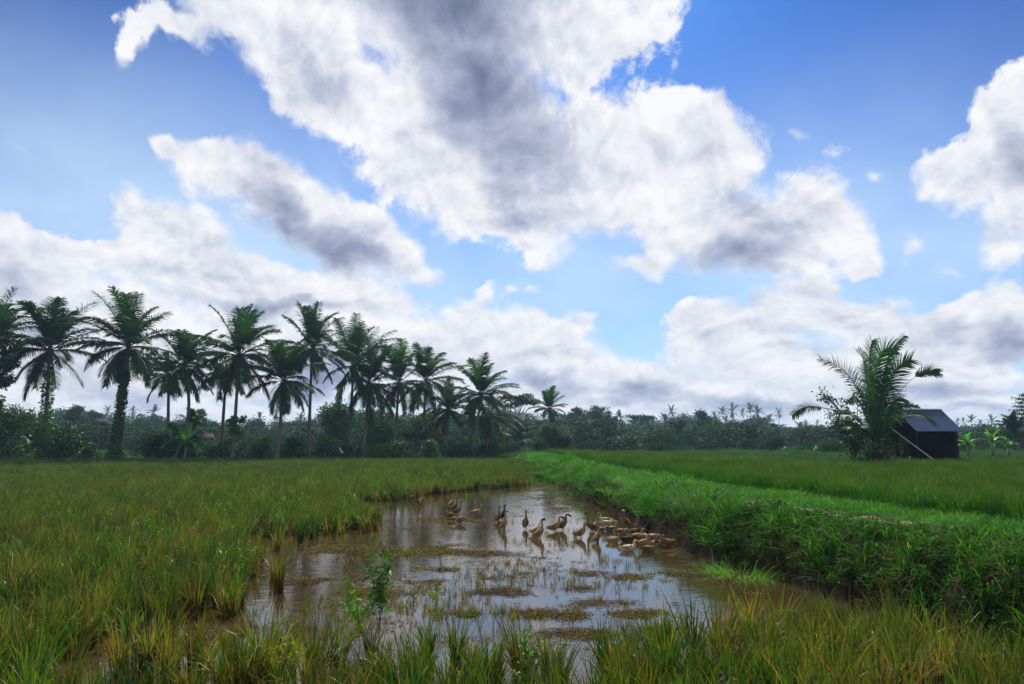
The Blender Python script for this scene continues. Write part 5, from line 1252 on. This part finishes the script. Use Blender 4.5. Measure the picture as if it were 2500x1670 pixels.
# ------------------------------------------------------------------ ducks
def duck_mat(name, stops, scale=26.0):
    m, t = new_mat(name)
    co = t.node('ShaderNodeTexCoord').outputs['Object']
    n = t.noise(t.vm('MULTIPLY', co, (1, 1.6, 1)), scale, 5, .65); n2 = t.noise(co, 5.0, 3, .5)
    c = t.ramp(t.m('ADD', t.m('MULTIPLY', n, .65), t.m('MULTIPLY', n2, .35)), stops)
    c = t.vm('MULTIPLY', c, (1.25, 1.13, .96))
    c = t.mix(t.rng(t.noise(co, 60, 3, .6), .5, .62, 0, .45), c, (.02, .014, .009))
    bp = t.node('ShaderNodeBump', {'Strength': .5, 'Distance': .006, 'Height': n}).outputs[0]
    finish(t, t.node('ShaderNodeBsdfPrincipled', {'Base Color': c, 'Roughness': .85, 'Specular IOR Level': .08, 'Normal': bp}).outputs[0])
    return m
DM = {
 'brown': duck_mat('brown_plumage', [(.38, (.085, .052, .028)), (.5, (.17, .11, .062)), (.62, (.29, .20, .125))]),
 'tan': duck_mat('tan_plumage', [(.38, (.15, .10, .06)), (.5, (.28, .20, .13)), (.62, (.42, .33, .23))]),
 'pale': duck_mat('pale_plumage', [(.38, (.40, .32, .24)), (.5, (.56, .49, .40)), (.62, (.70, .65, .56))]),
 'grey': duck_mat('grey_plumage', [(.38, (.13, .12, .11)), (.5, (.24, .22, .20)), (.62, (.40, .37, .34))]),
 'dark': duck_mat('dark_plumage', [(.38, (.020, .014, .010)), (.5, (.045, .028, .018)), (.62, (.09, .05, .03))]),
 'russet': duck_mat('russet_plumage', [(.38, (.12, .055, .022)), (.5, (.24, .12, .055)), (.62, (.38, .21, .11))]),
 'umber': duck_mat('umber_plumage', [(.38, (.040, .024, .013)), (.5, (.085, .052, .028)), (.62, (.17, .11, .06))]),
 'black': duck_mat('black_plumage', [(.38, (.010, .010, .011)), (.62, (.03, .03, .032))]),
 'white': duck_mat('white_plumage', [(.38, (.45, .42, .38)), (.62, (.72, .70, .66))]),
}
M['bill'] = plain_mat('duck_bill', (.05, .045, .03), (.11, .09, .05), 20, .4, .5, .1)
M['leg'] = plain_mat('duck_leg', (.10, .05, .02), (.2, .10, .04), 20, .5, .4, .1)
M['eye'] = plain_mat('duck_eye', (.01, .008, .006), (.015, .012, .01), 20, .15, .6, 0)
def spline(P, n):
    P = np.asarray(P, float); m = len(P); out = []
    for t in np.linspace(0, m - 1, n):
        i = min(int(t), m - 2); f = t - i; a, b, c, d = P[max(i - 1, 0)], P[i], P[i + 1], P[min(i + 2, m - 1)]
        out.append(.5 * (2 * b + (c - a) * f + (2 * a - 5 * b + 4 * c - d) * f ** 2 + (3 * b - a - 3 * c + d) * f ** 3))
    return np.array(out)
def duck(label, px, py, hpx, face, pitch, neck, mat, head_mat=None, yaw=0.0, tuck=False, size=None, legs=True, rear=None, fly=None):
    """px,py: where it meets the water; hpx: height in the photo; face: heading in degrees, 0 = right, 90 = away, 180 = left, -90 = to the viewer;
    pitch: body lift; neck: list of (angle, length) steps in the body's plane"""
    x, y = on_z(px, py, 0.0); k = 1.0
    rg = np.random.default_rng(int(px * 13 + py))
    # body rings: along, height, half width, half height (body frame, metres)
    B = [(-.235, .054, .006, .004), (-.205, .046, .030, .014), (-.165, .030, .054, .036), (-.12, .013, .076, .062), (-.06, -.004, .094, .084), (.0, -.012, .100, .092), (.06, -.008, .094, .087), (.11, .006, .076, .072), (.145, .028, .053, .054), (.165, .055, .038, .041)]
    b = R(pitch); cb, sb = math.cos(b), math.sin(b)
    C = [(u * cb - w * sb, 0.0, u * sb + w * cb, ry, rz) for u, w, ry, rz in B]
    cx, cz = C[-1][0], C[-1][2]; cyaw = 0.0; lat = 0.0; nsteps = len(neck)
    rad = np.interp(np.linspace(0, 1, nsteps), [0, .35, 1], [.034, .026, .023])
    yw = R(yaw)
    for i, (ang, ln) in enumerate(neck):
        a = R(ang); f = (i + 1) / nsteps; ln *= .86; dx = math.cos(a) * ln; cx += dx * math.cos(yw * f); lat += dx * math.sin(yw * f); cz += math.sin(a) * ln
        C.append((cx, lat, cz, rad[i], rad[i]))
    ha = R(neck[-1][0] * 0 + (min(0, neck[-1][0]) * .75 if neck[-1][0] < 20 else -8)); hd = v3((math.cos(ha) * math.cos(yw), math.cos(ha) * math.sin(yw), math.sin(ha)))
    p = v3((cx, lat, cz))
    hp = []
    for s_, r1, r2, up in ((.016, .0245, .025, .010), (.040, .0285, .0295, .014), (.062, .026, .026, .011), (.082, .0185, .0175, .004), (.094, .010, .008, .0)):
        q = p + hd * s_ + v3((0, 0, up)); C.append((q[0], q[1], q[2], r1, r2)); hp.append(q)
    C = np.array(C); n = 46
    pts = spline(C, n); K = 14; V = []
    T_ = np.gradient(pts[:, :3], axis=0); T_ /= np.linalg.norm(T_, axis=1)[:, None]
    for i in range(n):
        t = T_[i]; side = np.cross((0, 0, 1.0), t) if abs(t[2]) < .985 else v3((0, 1, 0))
        if i and np.dot(side, prev) < 0: side = -side
        side = side / (np.linalg.norm(side) + 1e-9)
        if i: side = side * .6 + prev * .4; side /= np.linalg.norm(side)
        prev = side; nn = np.cross(t, side)
        for j in range(K):
            w = 2 * math.pi * j / K; V.append(pts[i, :3] + side * pts[i, 3] * math.cos(w) + nn * pts[i, 4] * math.sin(w))
    V = np.array(V + [pts[0, :3], pts[-1, :3]])
    i = np.arange(n - 1)[:, None] * K + np.arange(K)[None]; j = np.arange(n - 1)[:, None] * K + ((np.arange(K) + 1) % K)[None]
    Fq = np.stack([i, j, j + K, i + K], -1).reshape(-1, 4)
    e = (n - 1) * K; caps = [(n * K, (q + 1) % K, q, q) for q in range(K)] + [(n * K + 1, e + q, e + (q + 1) % K, e + (q + 1) % K) for q in range(K)]
    # how tall is it, how deep does it sit
    sit = .022 if not legs else -.0
    zb = V[:, 2].min() + (.030 if not legs else -.045)
    tall = V[:, 2].max() - zb
    d_ = math.hypot(x, y); want = hpx * y / F / CP
    s = want / tall if size is None else size
    s = float(np.clip(s, .80, .95)) if tall > .30 else .84
    root = empty('duck', (x, y, -zb * s), R(face)); root.scale = (s, s, s); tag(root, label, 'duck', 'ducks feeding in the flooded paddy')
    g = Geo(); g.add(V, Fq); g.add(V, np.array(caps))
    hm = DM[head_mat or {'tan': 'brown', 'brown': 'umber', 'pale': 'tan', 'grey': 'brown'}.get(mat, mat)]; wm = DM[{'tan': 'brown', 'pale': 'tan', 'brown': 'umber', 'grey': 'umber', 'dark': 'black'}.get(mat, mat)]; g2 = Geo(); g2.add(V, np.concatenate([Fq, caps]))
    cen = np.arange(len(g2.F[0])); ring = np.minimum(g2.F[0].min(axis=1) // K, n - 1)
    g2.M[0] = np.where(ring > n * .66, 1, 0)
    body = link('body', g2.mesh('body', [DM[mat], hm], True), root)
    md = body.modifiers.new('weld', 'WELD'); md.merge_threshold = .0005
    # folded wings: long shells on both sides with the tips crossing over the tail
    for sd in (-1, 1):
        W = []; nu, nv = 12, 6
        for a in range(nu):
            u = -.215 + .315 * a / (nu - 1); tt = a / (nu - 1)
            hw = .064 * math.sin(math.pi * min(1, .06 + tt * .9)) ** .6 * (.35 + .65 * min(1, tt * 1.8)); yb = np.interp(u, [q[0] for q in B], [q[2] for q in B]); zb_ = np.interp(u, [q[0] for q in B], [q[3] for q in B]); zc = np.interp(u, [q[0] for q in B], [q[1] for q in B])
            for c in range(nv):
                th = R(62 - (62 + 18) * c / (nv - 1) * (hw / .064)); rr = 1.05 + .05 * math.sin(math.pi * c / (nv - 1))
                v_ = (u, sd * max(yb, .012) * rr * math.cos(th) * 1.0, zc + zb_ * rr * math.sin(th) + (.006 if tt < .3 else 0))
                W.append((v_[0] * cb - v_[2] * sb, v_[1], v_[0] * sb + v_[2] * cb))
        ii = np.arange(nu - 1)[:, None] * nv + np.arange(nv - 1)[None]; q = np.stack([ii, ii + 1, ii + nv + 1, ii + nv], -1).reshape(-1, 4)
        gg = Geo(); gg.add(W, q); wo_ = link('wing', gg.mesh('wing', wm, True), root); sm_ = wo_.modifiers.new('thick', 'SOLIDIFY'); sm_.thickness = .006
    # bill
    g = Geo(); q0 = hp[3]; up = v3((0, 0, 1.0)); sidev = np.cross(up, hd); sidev /= np.linalg.norm(sidev); nn = np.cross(hd, sidev)
    V = []
    for t, w, h in ((-.012, .013, .012), (.012, .012, .008), (.035, .012, .0045), (.052, .012, .003), (.060, .006, .002)):
        c = q0 + hd * t - nn * (.004 + t * .12)
        for a in range(8):
            th = 2 * math.pi * a / 8; V.append(c + sidev * w * math.cos(th) + nn * h * math.sin(th))
    q = [(r * 8 + a, r * 8 + (a + 1) % 8, (r + 1) * 8 + (a + 1) % 8, (r + 1) * 8 + a) for r in range(4) for a in range(8)]
    g.add(V, q + [(32, 33, 34, 35), (35, 36, 37, 32), (37, 38, 39, 32)]); link('bill', g.mesh('bill', M['bill'], True), root)
    for sd in (-1, 1):
        g = Geo(); c = hp[1] + hd * .010 + sidev * sd * .0262 + nn * .006
        g.tube([tuple(c - sidev * sd * .003), tuple(c), tuple(c + sidev * sd * .0025)], [.004, .0042, .002], 7); link('eye', g.mesh('eye', M['eye'], True), root)
        # legs with webbed feet on the mud
        g = Geo(); hipx = (.01 + .03 * sd * (1 if legs else 0)) * cb; hz = -.052 * cb + .0; fx = hipx + .05 * sd * (.6 if legs else 0) + .01
        foot = zb - (.10 if legs else .09) + .0
        g.tube([(hipx, sd * .035, hz), (hipx + .018, sd * .037, hz * .5 + zb * .5 - .02), (fx - .012, sd * .037, zb - .03), (fx, sd * .037, foot)], [.019, .012, .0055, .005], 6)
        g.add([(fx, sd * .037, foot + .004), (fx + .06, sd * .037 - .028, foot), (fx + .066, sd * .037, foot), (fx + .06, sd * .037 + .028, foot)], [(0, 1, 2, 3)]); link('leg', g.mesh('leg', M['leg'], True), root)
    return root
# neck shapes
UP = [(75, .035), (88, .045), (95, .045), (92, .045), (80, .035), (40, .015)]
HIGH = [(75, .04), (88, .06), (92, .06), (92, .055), (84, .035), (40, .015)]
FWD = [(60, .035), (62, .045), (66, .045), (70, .04), (60, .03), (25, .015)]
ARCH = [(70, .035), (85, .05), (70, .04), (35, .03), (-5, .025), (-45, .03)]
SWIM = [(80, .03), (100, .035), (95, .035), (80, .03), (45, .015)]
LOW = [(25, .03), (5, .04), (-12, .04), (-25, .035), (-35, .03)]
DIP = [(20, .03), (-15, .045), (-50, .045), (-70, .04), (-78, .03)]
SHORT = [(90, .018), (110, .016), (95, .014), (60, .012)]
CURL = [(60, .03), (95, .05), (80, .04), (20, .035), (-50, .035), (-80, .02)]
D = [
 ('duck farthest to the left of the flock, standing upright beside the rice edge', 1008, 1223, 24, 20, 42, UP, 'brown'),
 ('duck facing away in front of the leftmost three, wading by the rice edge', 1023, 1235, 27, 118, 46, UP, 'brown'),
 ('slim duck partly hidden at the right of the leftmost three', 1030, 1230, 26, 60, 42, UP, 'tan'),
 ('upright duck with its back turned and pale tail, left of the second cluster', 1090, 1256, 39, 92, 58, HIGH, 'brown'),
 ('farthest duck of the second cluster with a thin neck', 1102, 1237, 24, 40, 36, UP, 'tan'),
 ('duck of the second cluster with a tall neck and head turned right', 1110, 1247, 32, 15, 40, UP, 'brown'),
 ('small upright duck at the right of the second cluster, above the preening one', 1116, 1256, 24, -10, 30, UP, 'brown'),
 ('duck half hidden behind the preening one, only its bowed brown back in view', 1101, 1268, 16, 160, 8, LOW, 'brown'),
 ('duck preening with its tail to the right and bowed head to the left', 1124, 1279, 26, 168, -6, LOW, 'tan'),
 ('lone duck swimming right with head lowered, between the second cluster and the middle trio', 1161, 1262, 28, 12, 12, ARCH, 'tan'),
 ('left duck of the middle trio, dark and round bodied', 1215, 1275, 36, 55, 45, UP, 'brown'),
 ('duck just behind the middle trio pair, head to the right', 1226, 1269, 32, 40, 42, UP, 'dark'),
 ('duck standing very upright with a long neck in front of the middle trio', 1229, 1296, 43, 8, 55, HIGH, 'tan'),
 ('duck standing alone and facing away with a short stout body, right of the middle trio', 1283, 1291, 36, 75, 50, UP, 'brown'),
 ('pale-bellied duck behind the striding one, its head stretched to the right', 1306, 1306, 36, 10, 28, FWD, 'pale', 'brown'),
 ('duck striding right on visible legs with a dark head', 1315, 1315, 47, 2, 38, HIGH, 'tan', 'dark'),
 ('broad duck of the close pair with a dark curved neck', 1353, 1299, 40, 8, 26, ARCH, 'tan', 'dark'),
 ('rear duck of the close pair, its head just beyond the other one', 1372, 1294, 38, 10, 36, ARCH, 'brown', 'dark'),
 ('duck leaning forward with its tail low to the left and neck arched right', 1416, 1313, 38, 5, 30, ARCH, 'tan', 'brown'),
 ('duck with a tall neck and its head turned to the left', 1447, 1299, 46, 178, 30, HIGH, 'brown'),
 ('duck with a long neck behind the leaning one, its head to the right', 1452, 1296, 40, 25, 36, HIGH, 'tan', 'brown'),
 ('pale-backed duck at the back of the big cluster with its neck curved left', 1478, 1274, 27, 172, 4, SWIM, 'pale', 'brown', dict(legs=False)),
 ('duck seen from behind with a pale rump and slim neck left of the big cluster', 1457, 1325, 38, 35, 45, UP, 'tan'),
 ('grey-brown duck bent low at the left side of the big cluster', 1466, 1299, 20, 20, 2, LOW, 'grey', None, dict(legs=False)),
 ('low tan duck lying behind the others beneath the pale-backed one', 1480, 1282, 14, 0, 0, LOW, 'pale', 'tan', dict(legs=False)),
 ('duck with tucked head and white wing edge in the back row of the cluster', 1492, 1297, 22, 15, 6, SHORT, 'grey', 'brown', dict(legs=False)),
 ('grey feathered duck in the middle of the big cluster with its head underwater', 1515, 1305, 20, 5, 0, DIP, 'grey', None, dict(legs=False)),
 ('upright duck with a white face patch at the back of the big cluster', 1531, 1286, 30, 140, 44, UP, 'brown', 'white'),
 ('large dark brown duck dabbling against the foot of the bank', 1548, 1303, 20, 2, 6, LOW, 'umber', None, dict(legs=False)),
 ('black headed duck close against the bank behind the dark brown one', 1573, 1298, 24, 8, 20, SHORT, 'black', None, dict(legs=False)),
 ('plump duck with its head tucked, alone at the lower left of the cluster', 1497, 1325, 22, 10, 10, SHORT, 'tan', 'brown', dict(legs=False)),
 ('low dark duck with a mottled back right of the plump tucked one', 1530, 1323, 14, 0, 0, LOW, 'dark', None, dict(legs=False)),
 ('tan duck with a thin arched neck curling up at the right', 1553, 1315, 24, 5, 8, CURL, 'tan', None, dict(legs=False)),
 ('whitish duck dabbling right at the foot of the bank', 1592, 1317, 17, 165, -4, LOW, 'pale', None, dict(legs=False)),
 ('grey-tan duck with its neck bent straight down into the water', 1569, 1331, 24, 5, 14, CURL, 'tan', 'brown', dict(legs=False)),
 ('pale duck swimming in the front of the cluster, its brown neck arched to the right', 1533, 1345, 24, 0, 6, CURL, 'pale', 'brown', dict(legs=False)),
 ('brown duck swimming lowest and nearest, its head raised to the right', 1583, 1347, 20, -4, 0, SWIM, 'brown', 'dark', dict(legs=False)),
 ('pale brown duck just behind the nearest swimming one', 1600, 1334, 18, 5, 4, SWIM, 'tan', 'brown', dict(legs=False)),
 ('orange-brown duck at the right end of the flock, tipped into the water', 1630, 1335, 15, 20, -14, DIP, 'russet', None, dict(legs=False)),
]
for row in D:
    kw = row[-1] if isinstance(row[-1], dict) else {}
    r_ = row[:-1] if kw else row
    duck(*r_, **kw)
# ------------------------------------------------------------------ weeds one can tell apart in the foreground
def herb(name, label, px, pybase, pytop, seed, kind='lance', mat='weed_bright', spread=.16, n=90, size=.09, branches=7, lean=(0, 0)):
    rg = np.random.default_rng(seed); x, y = on_z(px, pybase, -.02); tp = at_y(px, pytop, y).z
    root = empty(name, (x, y, -.03)); tag(root, label, 'weed')
    g = Geo(); P = []; st = []
    for b in range(branches):
        a = rg.uniform(0, 6.28); h0 = tp * rg.uniform(.05, .45) if b else 0; h1 = tp * (1 if b == 0 else rg.uniform(.55, .95)); r1 = 0 if b == 0 else spread * rg.uniform(.5, 1.1)
        p0 = v3((lean[0] * h0, 0, h0)); p1 = v3((math.cos(a) * r1 + lean[0] * h1, math.sin(a) * r1, h1)); pm = (p0 + p1) / 2 + v3((math.cos(a), math.sin(a), -.1)) * r1 * .18
        g.tube([tuple(p0), tuple(pm), tuple(p1)], [.006 if b == 0 else .0035, .003, .0012], 5, cap=False)
        m = n // branches + 2; t = rg.uniform(.15, 1, (m, 1)); st.append((1 - t) ** 2 * p0 + 2 * t * (1 - t) * pm + t ** 2 * p1)
    P = np.concatenate(st)
    link('stem', g.mesh('stem', M['stem'], True), root)
    asp = dict(lance=4.6, round=1.5, fern=3.2)[kind]
    link('foliage', leaf_mesh('foliage', leaves(rg, P, size, aspect=asp, squash=.7), M[mat]), root)
herb('tall_weed', 'tallest bright green weed with narrow leaves standing in the water left of centre', 925, 1560, 1300, 1, n=240, size=.12, spread=.15, branches=12)
herb('tall_weed', 'shorter narrow-leaved weed beside the tallest one, leaning to the left', 880, 1575, 1410, 2, n=120, size=.09, spread=.15, branches=6, lean=(-.1, 0))
herb('yellow_weed', 'yellow-green feathery weed at the bottom edge among the rice clumps', 690, 1690, 1545, 3, kind='fern', mat='weed_yellow', n=420, size=.06, spread=.20, branches=13)
herb('round_leaved_weed', 'light green round-leaved weed at the bottom, right of centre among rice clumps', 1290, 1690, 1520, 4, kind='round', n=60, size=.05, spread=.12, branches=5)
herb('round_leaved_weed', 'small round-leaved weed by the bottom edge left of the other round-leaved one', 1262, 1700, 1590, 5, kind='round', n=40, size=.045, spread=.10, branches=4)
herb('broad_sprout', 'short sprout with a broad bright leaf in the open water right of the tallest weed', 1065, 1480, 1425, 6, n=14, size=.12, spread=.08, branches=3)
herb('broad_sprout', 'broad-leaved sprout in the water directly left of the tallest weed', 852, 1465, 1395, 7, n=12, size=.12, spread=.05, branches=3)
herb('red_tipped_weed', 'low spindly weed with reddish tips between the tallest weed and the open water', 1010, 1480, 1420, 8, n=30, size=.06, spread=.1, branches=4, mat='rice')
herb('seeding_weed', 'dry branching weed standing above the far rice near the palms', 1075, 1190, 1108, 9, n=160, size=.09, spread=.30, branches=10, mat='straw')
herb('dry_weed', 'dead brown weed stalk leaning at the left, among the paddy rice', 335, 1500, 1300, 10, n=40, size=.07, spread=.16, branches=5, mat='straw')
# reeds on the crest of the bank, where it ends
rg = np.random.default_rng(3)
x, y = on_z(1385, 1135, .8)
root = empty('reed_tuft', (x, y, float(ground_z(x, y)))); tag(root, 'tall spiky grass tuft at the far crest of the bank', 'grass tuft')
link('blades', leaf_mesh('blades', blades(rg, 90, .45, (.5, 1.15), .2, .35, .016, 4, .25), M['grass']), root)
x, y = on_z(1440, 1142, .85)
root = empty('reed_tuft', (x, y, float(ground_z(x, y)))); tag(root, 'smaller spiky grass tuft on the bank right of the tallest tuft', 'grass tuft')
link('blades', leaf_mesh('blades', blades(rg, 60, .4, (.35, .8), .2, .35, .014, 4, .25), M['grass']), root)
# overhanging grass tufts that stand out on the bank shoulder
for (px, py, lab, s) in ((1612, 1215, 'big bright grass tuft bulging from the bank above the duck cluster', 1.2), (1565, 1190, 'bright grass tuft on the bank shoulder farther along than the big one', 1.0), (1720, 1245, 'grass tuft hanging over the bank right of the earth slump', 1.1), (1800, 1290, 'long arching grass tuft halfway down the bank face', 1.0)):
    x, y = on_z(px, py, .78); root = empty('grass_tuft', (x, y, float(ground_z(x, y)) - .03)); tag(root, lab, 'grass tuft')
    link('blades', leaf_mesh('blades', blades(rg, 520, .5 * s, (.25 * s, .62 * s), .45, .8, .005, 5, .5), M['grass']), root)
# ---- birds
def bird(label, px, py, Yd, span, rz, mat, name='flying_bird'):
    c = at_y(px, py, Yd); root = empty(name, c, R(rz)); tag(root, label, 'bird')
    g = Geo(); g.tube([(-.5, 0, 0), (-.3, 0, .01), (0, 0, .0), (.3, 0, .01), (.42, 0, .0)], [.02, .07, .10, .07, .01], 7)
    g.add([(-.45, 0, .01), (-.8, .16, .02), (-.66, 0, .012), (-.8, -.16, .02)], [(0, 1, 2, 3)]); bo = link('body', g.mesh('body', mat, True), root); bo.scale = (span,) * 3
    for sd in (-1, 1):
        g = Geo(); g.add([(.15, sd * .05, .04), (.22, sd * .5, .22), (-.05, sd * 1.15, .14), (-.1, sd * .55, .17), (-.15, sd * .05, .03)], [(0, 1, 3, 4), (1, 2, 3, 3)])
        w = link('wing', g.mesh('wing', mat), root); w.scale = (span,) * 3; so = w.modifiers.new('thick', 'SOLIDIFY'); so.thickness = .02
bird('tiny dark bird flying above the thin palm trunk pair and the tall palm', 724, 745, 70, .13, 20, DM['black'])
bird('tiny dark bird flying in the clouds right of the palm crowns', 956, 707, 90, .10, 120, DM['black'])
bird('tiny dark bird flying beneath the great cloud on the right', 1943, 718, 90, .13, 70, DM['black'])
bird('speck of a bird flying low over the middle of the wood', 1730, 806, 110, .11, 10, DM['black'])
# white bird at the foot of the palm row
c = at_y(834, 1103, 64); root = empty('white_bird', (c.x, c.y, c.z - .2), R(160)); tag(root, 'small white bird perched at the field edge under the palm cluster', 'bird')
g = Geo(); g.tube([(-.28, 0, .12), (-.1, 0, .16), (.05, 0, .24), (.12, 0, .40), (.16, 0, .52), (.24, 0, .53), (.30, 0, .52)], [.01, .07, .08, .035, .03, .035, .005], 8); link('body', g.mesh('body', DM['white'], True), root)
for sd in (-1, 1):
    g = Geo(); g.tube([(0, sd * .03, .16), (.02, sd * .03, -.3)], [.012, .008], 5); link('leg', g.mesh('leg', M['leg']), root)
g = Geo(); g.tube([(.29, 0, .52), (.42, 0, .50)], [.012, .003], 5); link('bill', g.mesh('bill', M['leg']), root)
# ------------------------------------------------------------------ air
g = Geo(); g.box((0, 840, 15.0), (2400, 1700, 33.0))
hm, t = new_mat('haze_air')
vol = t.node('ShaderNodeVolumePrincipled', {'Color': (.50, .72, 1.0, 1), 'Density': .0004, 'Anisotropy': .15})
t.node('ShaderNodeOutputMaterial', {'Volume': vol.outputs[0]})
tag(link('haze', g.mesh('haze', hm)), 'thin blue haze over the fields', kind='stuff')
